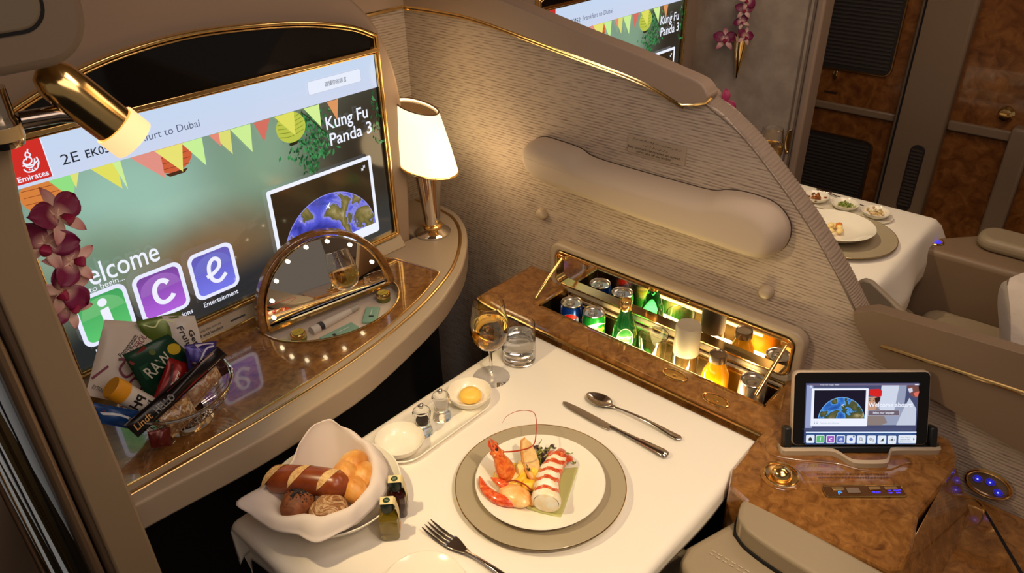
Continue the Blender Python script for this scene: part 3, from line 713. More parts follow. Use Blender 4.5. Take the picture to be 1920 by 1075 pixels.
def orchid(parent, c, s, rot):
    M = Euler(rot).to_matrix()
    b = B()
    for a, w, k in ((0, .48, 1), (68, .98, 0), (292, .98, 0), (142, .46, 1), (218, .46, 1)): petal(b, radians(a), s, s*w*.9, .6, k, M)
    f = obj('flower', b, [PET, PET2], None, solid=.0006); f.location = c; f.parent = parent; f.location = Vector(c)-parent.location
    l = B().grid(lambda u, v: M @ Vector(((u-.5)*s*.38*sin(pi*(v*.8+.15)), -s*.5*v*.8, s*(.28+.25*sin(v*3)))), 6, 7)
    q = obj('lip', l, paint(150, 24, 70), None, solid=.0006); q.parent = f
    return f
def sprig(name_label, pts, fl, s):
    root = thing('orchid_sprig', name_label, 'flower', pts[0])
    obj('stem', B().tube(smooth_path(pts, 6), .0016 if s > .03 else .002, 8), paint(96, 84, 44), root)
    for c, r, k in fl: orchid(root, c, s*k, r)
    return root
fr = radians
sprig('stem of magenta orchids hanging in front of the large screen beside the jamb', [(.205, .995, 1.12), (.215, 1.0, 1.16), (.238, 1.0, 1.24), (.245, 1.0, 1.31)],
      [((.250, .985, 1.312), (fr(70), 0, fr(25)), 1.0), ((.228, .98, 1.285), (fr(75), fr(30), fr(-20)), .95), ((.246, .98, 1.252), (fr(60), fr(-60), fr(40)), .9), ((.228, .98, 1.220), (fr(75), fr(80), fr(-10)), .95),
       ((.226, .985, 1.192), (fr(70), fr(-30), fr(20)), .8)], .039)

# ================================================================== PARTITION FITTINGS
bp_ = thing('padded_bolster', 'long rounded beige padded bolster on the textile partition', 'bolster', (1.335, .81, 1.03))
bo = sp2([(1.145, 1.05), (1.135, 1.075), (1.105, 1.088), (1.06, 1.088), (1.0, 1.084), (.965, 1.073), (.90, 1.070), (.75, 1.070), (.66, 1.072), (.628, 1.082), (.58, 1.088), (.525, 1.082), (.492, 1.055), (.485, 1.02), (.498, .988), (.53, .972), (.62, .972), (.8, .975), (1.0, .985), (1.09, .992), (1.13, 1.012)], 5, True)
b = B(); n_ = len(bo); cs = [(sum(p[0] for p in bo)/n_), 1.028]
lay = [(0, 1, 1.340), (0, 1, 1.325)]+[(.030*(1-cos(pi/2*k/9)), 1, 1.325-.052*sin(pi/2*k/9)) for k in range(1, 10)]
vs = []
for d, _, x in lay:
    for p, q in zip(bo, inset(bo, d) if d else bo): vs.append((x, q[0], q[1]))
fs = [(i*n_+k, i*n_+(k+1) % n_, (i+1)*n_+(k+1) % n_, (i+1)*n_+k) for i in range(len(lay)-1) for k in range(n_)]+[[(len(lay)-1)*n_+k for k in range(n_)]]
obj('bolster_pad', b.add(vs, fs), mat('bolster_fabric', rgb(190, 170, 150), .7), bp_, angle=35)
obj('base_shadow', B().prism(inset(bo, -.0009), 1.3365, 1.3395, 'yz'), mat('shadow_brown', rgb(70, 54, 42), .9), bp_, smooth=False)  # dark ring painting the shadow where the pad meets the partition
Mx = Matrix.Rotation(radians(-90), 4, 'Y')
for y, z, w in ((1.114, .884, 'left, nearer the lamp'), (.512, .886, 'right, above the minibar lid')):
    k = obj('wall_peg', B().lathe([(0, .016), (.009, .0155), (.013, .012), (.0145, .006), (.016, .0), (0, 0)], (1.3395, y, z), 24, M=Mx), CREAM)
    tag(k, 'round cream peg on the textile partition, the one at '+w, 'peg', 'round pegs on the partition')
pl = thing('wall_placard', 'small beige notice plate about the baby bassinet above the bolster', 'sign', (1.339, .80, 1.128))
obj('plate', B().prism(rr(.80, 1.127, .142, .040, .004), 1.3365, 1.341, 'yz'), mat('placard_beige', rgb(168, 148, 128), .5), pl)
A = Art((1.3363, .80, 1.127), (0, -1, 0), (0, 0, 1)); KT = paint(44, 32, 26)
rnd = random.Random(5)
for row, x0, x1 in ((.0125, -.060, .060), (.0045, -.030, .034)):
    x = x0
    while x < x1:
        w = rnd.uniform(.004, .009); A.stroke([(x, row), (x+w*.4, row+rnd.uniform(-.0012, .0005)), (x+w*.7, row+rnd.uniform(0, .003)), (x+w, row)], .0009, KT, 3)
        if rnd.random() > .4: A.disc(x+w*.5, row+rnd.choice((-.002, .003)), .0005, KT)
        x += w+rnd.uniform(.0006, .003)
A.text('Baby bassinet to be removed and stowed', 0, -.005, .0072, KT, w=.128, align='c', bold=.02); A.text('during take off and landing', 0, -.0125, .0072, KT, w=.086, align='c', bold=.02)
A.stroke([(.045, -.0165), (.064, -.0165)], .0008, KT); A.done('notice_text', pl)

# ================================================================== SIDE CONSOLE (burl) WITH MINIBAR
co = thing('side_console', 'burl wood side console with minibar opening beside the dining table', 'console', (1.2, .6, 0))
out = [(1.125, 1.150), (1.130, 1.158), (1.339, 1.158), (1.339, .24), (1.334, .16), (1.322, .118), (1.298, .094), (1.262, .087), (1.10, .10), (1.02, .085), (.972, .085), (.958, .10), (.945, .33), (.958, .372), (1.0, .388), (1.125, .392)]
top = obj('burl_top', B().prism(out, .600, .720, 'xy'), BURL, co, smooth=False)
cut(top, B().box(1.203, 1.314, .422, 1.010, .55, .80)); top.data.materials.clear(); top.data.materials.append(BURL)
bv = top.modifiers.new('bevel', 'BEVEL'); bv.width = .010; bv.segments = 3; bv.limit_method = 'ANGLE'; bv.angle_limit = radians(50)
obj('gold_edge', B().tube([(1.121, 1.15, .7125), (1.121, .80, .7125), (1.121, .392, .7125)], .0045, 8), GOLD, co)
obj('dark_kick', B().box(1.135, 1.338, .40, 1.15, .02, .56), mat('console_side', rgb(40, 32, 26), .6), co, smooth=False)
obj('lower_top', B().prism([(.965, .084), (1.339, .084), (1.339, -.9), (.965, -.9)], .55, .612, 'xy'), BURL, co, bevel=.004)
obj('burl_slope', B().prism([(.094, .712), (.040, .6125), (.094, .6125)], .974, 1.285, 'yz'), BURL, co, bevel=.004)
obj('leaf_gap', B().add([(1.306, .024, .6128), (1.314, .024, .6128), (1.15, -.10, .6128), (1.143, -.095, .6128)], [(0, 1, 2, 3)]), DARK, co, smooth=False)
obj('burl_ring', B().tube([(1.285+.035*cos(a)*1.2, .075-.03+.022*sin(a), .6125) for a in [2*pi*i/24 for i in range(24)]], .0015, 6, closed=True), GOLDD, co)
# bin liner
bl = B().box(1.197, 1.205, .418, 1.014, .590, .7165).box(1.312, 1.319, .418, 1.014, .590, .7165).box(1.197, 1.319, .4175, .425, .590, .7165).box(1.197, 1.319, 1.007, 1.0145, .590, .7165)
obj('bin_wall', bl, mat('bin_gold', (.50, .34, .14, 1), .22, 1), co, smooth=False)
obj('bin_floor', B().box(1.197, 1.319, .418, 1.014, .585, .598), mat('bin_floor_dark', rgb(60, 44, 30), .3), co, smooth=False)
for i, (z, x) in enumerate(((.716, 1.309), (.700, 1.305), (.684, 1.309))):
    obj('bin_rail', B().box(x, x+.006, .43, 1.003, z-.006, z), GOLD if i != 1 else CREAM, co, bevel=.001)
LEDM = mat('minibar_led', (0, 0, 0, 1), .5, emis=(1, .78, .34, 1), es=3.0)
obj('light_strip', B().box(1.2055, 1.2085, .54, .84, .7085, .7145), LEDM, co, smooth=False)
# oval emblem catches on the console front
Mid = Matrix.Identity(4)
for i, (x, y) in enumerate(((1.167, .609), (1.149, .503))):
    t = thing('oval_catch', ('gold oval catch on the burl console in front of the capped bottle', 'gold oval catch on the burl console in front of the juice bottle')[i], 'catch', (x, y, .720), 0, 'gold oval catches on the console')
    obj('catch_rim', B().tube([(x+.0145*cos(2*pi*k/28), y+.028*sin(2*pi*k/28), .7215) for k in range(28)], .0024, 8, closed=True), GOLD, t)
    obj('catch_face', B().lathe([(.0135, .0), (.012, .0026), (.005, .0018), (0, .0014)], (x, y, .7195), 28, sy=1.95), mat('catch_gold', (.9, .56, .2, 1), .2, 1), t)
    obj('catch_flower', B().ball((x, y, .7215), (.004, .008, .0015), seg=6), GOLD, t)

# lid
ld = thing('minibar_lid', 'open minibar lid with mirror inside and thick cream rim', 'lid', (1.330, .735, .705))
yo = rr(.735, .770, .660, .128, .030, 8); yi = rr(.735, .771, .622, .092, .020, 8); yi2 = rr(.735, .771, .612, .084, .017, 8)
obj('lid_rim', B().ring(yo, yi, 1.308, 1.339, 'yz'), CREAM, ld, bevel=.006, bseg=3)
obj('lid_back', B().prism(inset(yo, .004), 1.328, 1.3385, 'yz'), CREAM, ld, smooth=False)
obj('gold_lining', B().ring(yi, yi2, 1.305, 1.330, 'yz'), GOLD, ld, bevel=.001)
obj('mirror_pane', B().prism(yi2, 1.321, 1.326, 'yz'), MIRROR, ld, smooth=False)
obj('latch', B().box(1.305, 1.318, .665, .69, .811, .818), GOLD, ld, bevel=.001)
for y0 in (1.024, .440):
    obj('gas_strut', B().tube([(1.311, y0, .803), (1.262, y0+.004, .765), (1.212, y0+.008, .724)], [.003, .0045, .0045], 10), GOLD, ld)
    obj('strut_bracket', B().box(1.305, 1.318, y0-.012, y0+.012, .797, .808), GOLD, ld, bevel=.002)
obj('hinge_bar', B().tube([(1.312, 1.03, .7235), (1.312, .44, .7235)], .0045, 8), GOLD, ld)

# minibar contents
BF = .5985
def cyl_art(C, R, a0):
    """artwork wrapped on an upright cylinder, centred on angle a0 (degrees)"""
    A = Art((0, 0, 0), (1, 0, 0), (0, 0, 1), .0001)
    def p3(x, y):
        a = radians(a0)+x/R; r = R+A.k*A.step; return Vector((C[0]+r*cos(a), C[1]+r*sin(a), C[2]+y))
    A.p3 = p3; return A
def patch(A, x0, x1, y0, y1, m, n=14, f=None):
    A.k += 1; vs = []; 
    for i in range(n+1):
        x = x0+(x1-x0)*i/n; l, h = (y0, y1) if f is None else f(x); vs += [A.p3(x, l), A.p3(x, h)]
    A.b.add(vs, [(2*i, 2*i+2, 2*i+3, 2*i+1) for i in range(n)], A.mi(m)); return A
def soda_can(y, body, label, art, face):
    c = (1.262, y, BF); t = thing('drink_can', label, 'can', c, 0)
    R = .0285; H = .122
    obj('can_body', B().lathe([(0, 0), (.022, 0), (.026, .004), (R, .012), (R, H-.013), (.0262, H-.004)], c, 36), body, t)
    obj('can_top', B().lathe([(.0262, H-.0045), (.0272, H-.001), (.0262, H), (.0245, H-.001), (.0235, H-.006), (0, H-.006)], c, 36), mat('can_aluminium', (.72, .68, .64, 1), .22, 1), t)
    tb = B().tube([(c[0]+.010*cos(2*pi*k/16), c[1]+.004+.014*sin(2*pi*k/16)*.7, c[2]+H-.003) for k in range(16)], .0014, 6, closed=True).lathe([(0, 0), (.004, 0), (.003, .0025), (0, .003)], (c[0], c[1]-.002, c[2]+H-.006), 12)
    obj('pull_tab', tb, mat('tab_aluminium', (.6, .56, .5, 1), .25, 1), t)
    if art:
        A = cyl_art((c[0], c[1], c[2]), R, 218); art(A, H); A.done('can_print', t)
    return t
def art_cola(A, H):
    z = H-.040
    W_ = paint(230, 230, 232); 
    A.poly(arc(-.002, z, .021, 0, 360, 26)[:-1], W_)
    patch(A, -.022, .018, 0, 0, paint(196, 28, 24), f=lambda x: (z+.003+.004*sin(x*120), z+sqrt(max(0, .0198**2-(x+.002)**2)) if abs(x+.002) < .0196 and sqrt(max(0, .0198**2-(x+.002)**2)) > .003+.004*sin(x*120) else z+.003+.004*sin(x*120)))
    patch(A, -.020, .016, 0, 0, paint(20, 50, 140), f=lambda x: (z-sqrt(max(0, .0192**2-(x+.002)**2)) if sqrt(max(0, .0192**2-(x+.002)**2)) > .004-.004*sin(x*120) else z-.004+.004*sin(x*120), z-.004+.004*sin(x*120)))
    A.text('pepsi', .024, z-.006, .014, W_, w=.03)
def art_lime(A, H):
    W_ = paint(235, 240, 230); z = H-.035
    patch(A, -.085, .085, 0, 0, W_, 40, f=lambda x: (z+.006+.006*sin(x*90), z+.012+.006*sin(x*90+.8)))
    patch(A, -.03, .03, 0, 0, paint(200, 224, 60), 20, f=lambda x: (z-.006+.004*sin(x*110), z-.001+.004*sin(x*110+.5)))
    A.text('Sprite', -.020, z-.020, .017, W_, w=.040, bold=.02); A.disc(.022, z-.002, .006, paint(240, 216, 40))
def art_silver(A, H):
    z = H-.038; A.rect(-.024, z-.02, .024, z+.014, paint(238, 230, 214)); A.poly(arc(.0, z-.004, .015, 0, 180, 16)+[(-.015, z-.006)], paint(222, 70, 36)); A.text('cola', -.012, z-.018, .012, paint(40, 40, 50), w=.024)
soda_can(.957, mat('can_blue', rgb(16, 60, 158), .22, .5), 'blue soft drink can at the left end of the minibar', art_cola, 0)
soda_can(.889, mat('can_green', rgb(30, 150, 60), .22, .5), 'green lemonade can between blue can and green bottle', art_lime, 0)
soda_can(.477, mat('can_silver', rgb(180, 172, 160), .25, .6), 'silver can at the right end of the minibar', art_silver, 0)
# green mineral water bottle
c = (1.262, .800, BF); t = thing('water_bottle', 'small green glass mineral water bottle with gold cap in minibar', 'bottle', c)
obj('bottle_glass', B().lathe([(0, 0), (.024, 0), (.0275, .006), (.0290, .05), (.0292, .085), (.0270, .110), (.0210, .132), (.0145, .150), (.0118, .164), (.0115, .172), (0, .172)], c, 36), GREENG, t)
obj('cap', B().lathe([(.0128, .164), (.0135, .166), (.0135, .187), (.011, .190), (0, .190)], c, 24), GOLD, t)
A = cyl_art(c, .0284, 218)
def prof_r(h): return .0293 if h < .085 else (.0293-.0022*(h-.085)/.025 if h < .110 else .0271-.006*(h-.110)/.022)
def p3b(x, y):
    r = prof_r(y)+A.k*.00012; a = radians(218)+x/.028; return Vector((c[0]+r*cos(a), c[1]+r*sin(a), c[2]+y))
A.p3 = p3b
def fan(A, x, y, rx, ry, m):
    for j in range(5): A.k += .2; A.b.add([A.p3(x+rx*(j+q)/5*cos(2*pi*i/30), y+ry*(j+q)/5*sin(2*pi*i/30)) for q in (0.001, 1) for i in range(30)], [(i, (i+1) % 30, 30+(i+1) % 30, 30+i) for i in range(30)], A.mi(m))
fan(A, 0, .098, .0205, .027, paint(226, 236, 206)); fan(A, 0, .100, .018, .023, paint(40, 130, 50))
A.text('perrier', 0, .098, .015, paint(240, 240, 220), w=.031, align='c', bold=.02); A.text('lime', 0, .088, .009, paint(240, 240, 200), w=.018, align='c'); A.stroke([(-.010, .083), (0, .080), (.010, .083)], .0025, paint(240, 240, 215), 4)
A.poly([(.024, .096), (.042, .096), (.042, .118), (.024, .118)], paint(214, 190, 60)); A.done('label', t)
# tumbler
def tumbler(root, c, r0, r1, h, th=.0016, base=.007):
    obj('glass_body', B().lathe([(0, 0), (r0*.92, 0), (r0, .003), (r0+(r1-r0)*.5, h*.5), (r1, h), (r1-th*.5, h+.0006), (r1-th, h), (r0+(r1-r0)*.5-th, h*.5), (r0-th*1.2, base+.002), (r0*.7, base), (0, base)], c, 48), GLASS, root)
c = (1.262, .722, BF); t = thing('drinking_glass', 'empty clear tumbler standing in the minibar beside the green bottle', 'glass', c); tumbler(t, c, .026, .034, .128)
c = (1.262, .638, BF); t = thing('capped_bottle', 'clear bottle with tall frosted grey cap in the minibar', 'bottle', c)
obj('bottle_body', B().lathe([(0, 0), (.029, 0), (.031, .004), (.030, .10), (.0275, .128), (.0265, .128), (.0285, .10), (.0295, .006), (0, .006)], c, 40), GLASS, t)
obj('bottle_cap', B().lathe([(.028, .118), (.0285, .12), (.0275, .186), (.026, .190), (.022, .1885), (0, .188)], c, 40), mat('frosted_cap', rgb(168, 156, 140), .45), t)
c = (1.262, .562, BF); t = thing('juice_bottle', 'small orange juice bottle with dark metal cap in minibar', 'bottle', c)
obj('juice', B().lathe([(0, 0), (.027, 0), (.0295, .005), (.0295, .085), (.027, .103), (.0185, .121), (.016, .130), (0, .130)], c, 36), mat('orange_juice', rgb(255, 150, 10), .08, coat=1, sss=.3, emis=rgb(255, 160, 10), es=.25), t)
obj('cap', B().lathe([(.0165, .130), (.0195, .132), (.0195, .147), (.0185, .149), (.0165, .1485), (.015, .1465), (0, .1465)], c, 32), mat('cap_brown', (.34, .26, .2, 1), .3, 1), t)
A = cyl_art(c, .0297, 218); patch(A, -.03, .03, .01, .045, paint(240, 226, 180)); A.done('label', t)

# ================================================================== TABLE
tb = thing('dining_table', 'dining table leaf under the white cloth', 'table', (.73, .68, .66))
obj('tabletop', B().prism(rr(.732, .685, .762, .585, .03), .672, .694, 'xy'), LEATHER, tb, bevel=.005)
obj('support_arm', B().box(1.00, 1.13, .55, .80, .64, .672), mat('arm_metal', (.3, .26, .22, 1), .3, 1), tb, bevel=.005)
def fold(s, L, r, lo, hi):
    """map distance s along cloth to (position, drop) for a table of length L"""
    def over(e, lim):
        e = min(e, lim); a = min(e/r, pi/2)
        return r*sin(a), r*(1-cos(a))+max(0, e-r*pi/2)
    if s < 0: p, d = over(-s, lo); return -p, d
    if s > L: p, d = over(s-L, hi); return L+p, d
    return s, 0
X0, X1, Y0, Y1 = .355, 1.106, .395, .972
def cloth(u, v):
    sx = -.13+u*(X1-X0+.13+.018); sy = -.045+v*(Y1-Y0+.045+.10)
    x, dx = fold(sx, X1-X0, .012, .13, .018); y, dy = fold(sy, Y1-Y0, .012, .045, .10)
    X = X0+x; Y = Y0+y; d = dx+dy*(1 if dx < .02 else .35)
    if dx > .01: X -= .02*min(1, dx/.1)*(.6+.6*sin(sy*9+.6)); Y += .012*sin(sy*14)*min(1, dx/.08)
    if dx > .02 and sy > Y1-Y0-.12: X += .03*min(1, dx/.1)
    z = .7005-d+.0007*sin(sx*9+1)*cos(sy*7)
    z += .0008*max(0, 1-abs(sx-.25)/.01)+.0006*max(0, 1-abs(sy-.30)/.008)
    if dy > 0 and dx < .01: Y += .004*sin(sx*20)*min(1, dy/.05)
    return Vector((X, Y, z))
tc_ = obj('tablecloth', B().grid(cloth, 110, 96), CLOTHW, solid=.0016, angle=180); tag(tc_, 'white tablecloth draped over the dining table in the foreground', 'tablecloth')
TZ = .7016

# charger and plate
pcx, pcy = .752, .630
ch = thing('charger_plate', 'large taupe-rimmed charger with thin gold edge under the lobster plate', 'plate', (pcx, pcy, TZ))
obj('charger_body', B().lathe([(0, 0), (.085, 0), (.092, .004), (.150, .0125), (.1518, .0135), (.150, .0148), (.112, .0085), (.095, .0065), (0, .006)], (pcx, pcy, TZ), 80), CHARGERM, ch)
obj('gold_edge', B().tube([(pcx+.1515*cos(2*pi*k/90), pcy+.1515*sin(2*pi*k/90), TZ+.0140) for k in range(90)], .0011, 6, closed=True), GOLD, ch)
obj('foot_ring', B().lathe([(.080, 0), (.086, 0), (.086, .002), (.080, .002)], (pcx, pcy, TZ-.0004), 60, close=True), CHINA, ch)
px_, py_ = .750, .629
dp = thing('dinner_plate', 'round white dinner plate with lobster resting on the taupe charger', 'plate', (px_, py_, TZ+.0085))
PZ = TZ+.0085
obj('plate_body', B().lathe([(0, 0), (.066, 0), (.070, .003), (.078, .006), (.114, .0135), (.1155, .0145), (.114, .0160), (.080, .0095), (.072, .0072), (.060, .0062), (0, .006)], (px_, py_, PZ), 80), CHINA, dp)
obj('plate_foot', B().lathe([(.060, 0), (.065, 0), (.065, .002), (.060, .002)], (px_, py_, PZ-.0006), 50, close=True), CHINA, dp)
FZ = PZ+.0062   # food level
# --- food
LOB = ramp_mat('lobster_meat', [(.35, rgb(252, 238, 214)), (.52, rgb(246, 214, 170)), (.68, rgb(226, 110, 60))], 60, .35, .4, 4, .8)
RED = ramp_mat('lobster_red', [(.3, rgb(240, 150, 84)), (.5, rgb(222, 84, 40)), (.7, rgb(178, 46, 24))], 90, .28, .5, 5, 1.2)
MEAT = mat('white_meat', rgb(250, 228, 190), .35, coat=.3, sss=.1, vary=(60, rgb(255, 250, 232)))
YEL = mat('yellow_mango', rgb(248, 186, 32), .25, coat=.5, sss=.15, vary=(50, rgb(255, 214, 90)))
sl = thing('terrine_slab', 'pale green rectangular sauce slab under the lobster tail', 'food', (.745, .595, FZ))
obj('slab_body', B().prism([(.820, .598), (.706, .546), (.686, .606), (.765, .645)], FZ, FZ+.006, 'xy'), mat('green_terrine', rgb(186, 184, 120), .35, sss=.1), sl, bevel=.002)
lt = thing('lobster_tail', 'sliced lobster tail with red bands lying on the green slab', 'lobster', (.75, .60, FZ+.006))
a0 = Vector((.698, .572, FZ+.028)); a1 = Vector((.800, .628, FZ+.024)); ax = (a1-a0)
pts = []; rs = []; N_ = 90
for i in range(N_+1):
    t_ = i/N_; p = a0+ax*t_+Vector((-.004, .006, 0))*sin(pi*t_); r = (.0235-.007*t_)*(1+.07*abs(sin(t_*pi*5)))
    if i == 0: r *= .9
    pts.append(p); rs.append(r)
def seglob(u, v):
    i = min(int(v*N_), N_); a = 2*pi*u; t = ax.normalized(); sd = t.cross(Vector((0, 0, 1))).normalized(); w = 1+.03*sin(3*a+v*9)
    return pts[i]+sd*cos(a)*rs[i]*1.02*w+Vector((0, 0, 1))*sin(a)*rs[i]*.92*w
b = B(); nu = 44
b.grid(seglob, nu, N_+1, closed=True)
bands = [(.12, .20), (.33, .42), (.53, .62), (.72, .82), (.90, 1.0)]
for fi in range(len(b.f)):
    v_ = (fi//nu)/N_; u_ = (fi % nu)/nu; a = 2*pi*u_; wob = .025*sin(a*2+1)+.02*sin(a*5)
    red = any(lo+wob < v_ < hi+wob for lo, hi in bands)
    if -.2 < sin(a) < .35 and cos(a) > 0 and v_ > .15: red = True
    if red: b.m[fi] = 1
b.add([pts[0]+(ax.normalized().cross(Vector((0, 0, 1))).normalized())*cos(2*pi*k/24)*rs[0]+Vector((0, 0, 1))*sin(2*pi*k/24)*rs[0]*.92 for k in range(24)]+[pts[0]-ax.normalized()*.006], [(k, (k+1) % 24, 24) for k in range(24)], 0)
obj('tail_meat', b, [MEAT, RED], lt, angle=60)
b = B()
for k, (dx, dy, dz, L_, an) in enumerate(((.004, .000, .008, .020, 0), (-.004, .010, .006, .020, 30), (.008, -.012, .000, .022, -35), (.014, .004, .002, .018, 10))):
    M = Euler((radians(-10+8*k), radians(25), radians(28+an))).to_matrix(); b.ball(a1+Vector((dx, dy, dz)), (L_*.75, L_*.48, .004), seg=14, rings=8, M=M, noise=.06, sd=k)
obj('tail_fan', b, RED, lt)
cl = thing('lobster_claw', 'shelled orange lobster claw lying at the left of the plate', 'lobster', (.685, .65, FZ))
b = B(); b.ball((.688, .632, FZ+.0135), (.032, .021, .0135), seg=26, rings=16, M=Euler((0, 0, radians(98))).to_matrix(), noise=.03, sd=3)
b.ball((.704, .603, FZ+.010), (.013, .010, .009), seg=18, rings=10, noise=.06, sd=5)
obj('claw_palm', b, ramp_mat('claw_orange', [(.3, rgb(248, 214, 150)), (.55, rgb(240, 178, 100)), (.75, rgb(224, 110, 50))], 45, .3, .5, 4, .6), cl)
obj('large_finger', B().tube(smooth_path([(.685, .622, FZ+.010), (.664, .648, FZ+.013), (.664, .682, FZ+.015), (.676, .706, FZ+.020)], 5), [.008, .0115, .0125, .012, .0115, .011, .0105, .010, .0095, .009, .008, .007, .0062, .005, .0035, .0012], 14, flat=.75), RED, cl)
obj('small_finger', B().tube(smooth_path([(.690, .655, FZ+.018), (.687, .670, FZ+.022), (.684, .686, FZ+.024)], 4), [.009, .009, .0085, .0078, .007, .006, .0048, .003, .0012], 12, flat=.7), RED, cl)
obj('claw_ridge', B().tube(smooth_path([(.688, .660, FZ+.024), (.706, .652, FZ+.023), (.714, .632, FZ+.019), (.713, .616, FZ+.015)], 5), .0013, 8), paint(150, 50, 26), cl)
hd = thing('lobster', 'upright orange lobster head with one long curled antenna', 'lobster', (.715, .68, FZ+.01))
h0 = Vector((.712, .668, FZ+.014)); h1 = Vector((.706, .698, .7915)); hx = (h1-h0)
prof = [(0, .010), (.08, .0155), (.2, .0185), (.35, .0178), (.5, .0150), (.62, .0118), (.7, .0112), (.8, .0105), (.88, .0085), (.94, .006), (1.0, .004)]
obj('carapace', B().tube([h0+hx*t for t, r in prof], [r for t, r in prof], 22, flat=.85), ramp_mat('carapace', [(.3, rgb(244, 160, 80)), (.5, rgb(232, 116, 44)), (.7, rgb(190, 60, 24))], 70, .25, .6, 5, .8), hd)
b = B()
for k in range(7):
    a = 2*pi*k/7; d = Vector((cos(a), sin(a), 0))
    b.tube([h0+hx*.86+d*.005, h0+hx*1.05+d*.007, h0+hx*(1.16+.06*(k % 2))+d*.003], [.0026, .0018, .0004], 8)
for k in range(6):
    a = 2*pi*k/6+.4; d = Vector((cos(a), sin(a), 0)); b.ball(h0+hx*.80+d*.009, (.0035, .0035, .004), seg=10, rings=6)
obj('rostrum', b, RED, hd)
ed = Vector((-.55, -.8, .2)).normalized()
obj('eye', B().ball(h0+hx*.93+ed*.0075+Vector((.003, 0, 0)), .0032, seg=14, rings=8), paint(28, 10, 14, .15), hd)
obj('eye', B().ball(h0+hx*.95+Vector((.008, .002, 0)), .0030, seg=14, rings=8), paint(28, 10, 14, .15), hd)
ant = smooth_path([h0+hx*.80+Vector((.006, -.006, 0)), (.734, .663, .782), (.762, .655, .780), (.790, .672, .782), (.812, .690, .784), (.826, .710, .784), (.816, .732, .782), (.794, .744, .778), (.775, .741, .774)], 8)
obj('antenna', B().tube(ant, [.0014-.0011*i/(len(ant)-1) for i in range(len(ant))], 8), paint(176, 56, 24, .3), hd)
pt = thing('potato_pieces', 'yellow potato chunks between lobster head and tail', 'food', (.725, .66, FZ), 0)
tag(pt, 'round yellow mango ring behind the claw holding the lobster head', 'food'); pt.name = 'mango_ring'
obj('ring_body', B().tube([(.720+.023*cos(2*pi*k/28), .672+.021*sin(2*pi*k/28), FZ+.009) for k in range(28)], .0088, 14, closed=True), YEL, pt)
obj('cream_filling', B().ball((.720, .672, FZ+.008), (.019, .017, .009), seg=20), mat('cream_filling', rgb(250, 226, 150), .4), pt)
for i, (x, y, z, r_, s_, l_) in enumerate(((.742, .668, .014, 30, (.017, .011, .013), 'pale yellow fruit chunk beside the toast'), (.752, .650, .012, -20, (.013, .010, .011), 'pale yellow fruit chunk touching the end of the toast'))):
    o = obj('fruit_chunk', B().ball((x, y, FZ+z), s_, seg=10, rings=8, M=Euler((0, .3, radians(r_))).to_matrix(), noise=.05, sd=i), mat('pale_mango', rgb(240, 208, 120), .4)); tag(o, l_, 'food')
o = obj('mango_crescent', B().tube(smooth_path([(.719, .640, FZ+.012), (.727, .622, FZ+.013), (.742, .622, FZ+.014), (.750, .638, FZ+.015), (.749, .648, FZ+.016)], 5), [.0085]+[.0105]*19+[.009], 14), YEL); tag(o, 'bright yellow curved mango piece in front of the toast', 'food')
o = obj('herb_sprig', B().tube([(.739, .645, FZ+.024), (.745, .656, FZ+.030)], .0006, 6).ball((.741, .646, FZ+.027), (.004, .0015, .001), seg=8, rings=6, M=Euler((0, 0, .6)).to_matrix()).ball((.739, .648, FZ+.027), (.0015, .004, .001), seg=8, rings=6), paint(60, 60, 20)); tag(o, 'tiny dark herb sprig on top of the yellow mango', 'herb')
# toast
ts = thing('toast_slice', 'thin pointed slice of toasted bread leaning upright on the plate', 'toast', (.757, .655, FZ+.02))
T0 = Vector((.776, .690, .763)); T1 = Vector((.737, .625, .728)); Td = (T1-T0); Tu = Td.cross(Vector((-.757, -.65, .75)).normalized()).normalized(); Tn = Tu.cross(Td).normalized(); Tu = Tu if Tu.x > 0 else -Tu
pr = [(0, .004), (.12, .011), (.35, .0145), (.6, .0145), (.85, .0110), (1.0, .004), (1.0, -.003), (.8, -.010), (.5, -.0125), (.2, -.008), (.02, -.003)]
vs = [T0+Td*s_+Tu*h+Tn*o_ for o_ in (-.0028, .0028) for s_, h in pr]; n_ = len(pr)
obj('crumb', B().add(vs, [list(range(n_))[::-1], list(range(n_, 2*n_))]+[(i, (i+1) % n_, n_+(i+1) % n_, n_+i) for i in range(n_)]), mat('toast_crumb', rgb(226, 192, 130), .7, vary=(120, rgb(214, 170, 104))), ts, bevel=.0012)
obj('crust', B().tube([T0+Td*s_+Tu*h for s_, h in pr[5:]]+[T0+Td*pr[0][0]+Tu*pr[0][1]], .0034, 8), mat('toast_crust', rgb(206, 140, 66), .6), ts)
# salad
sd_ = obj('salad_leaves', (lambda b, r: [b.grid((lambda c0, M, l, w: (lambda u, v: c0+M @ Vector(((u-.5)*w*sin(pi*(v*.9+.07)), v*l, .002*sin(u*9)+.003*sin(v*6)))))(Vector((r.gauss(.800, .012), r.gauss(.650, .014), FZ+r.uniform(.002, .016))), Euler((r.uniform(-.6, .6), r.uniform(-.8, .8), r.uniform(0, 6.3))).to_matrix(), *( (r.uniform(.008, .014), r.uniform(.006, .011)) if k % 3 == 0 else (r.uniform(.012, .020), r.uniform(.0012, .0022)))), 5, 5, m=(0 if k % 3 == 0 else r.choice((1, 2)))) for k in range(170)] and b)(B(), random.Random(11)),
          [paint(84, 60, 62), paint(140, 150, 66), paint(230, 222, 150)], None, solid=.0004)
tag(sd_, 'small tuft of dark and pale frisee salad behind the lobster tail', 'salad'); sd_['kind'] = 'stuff'

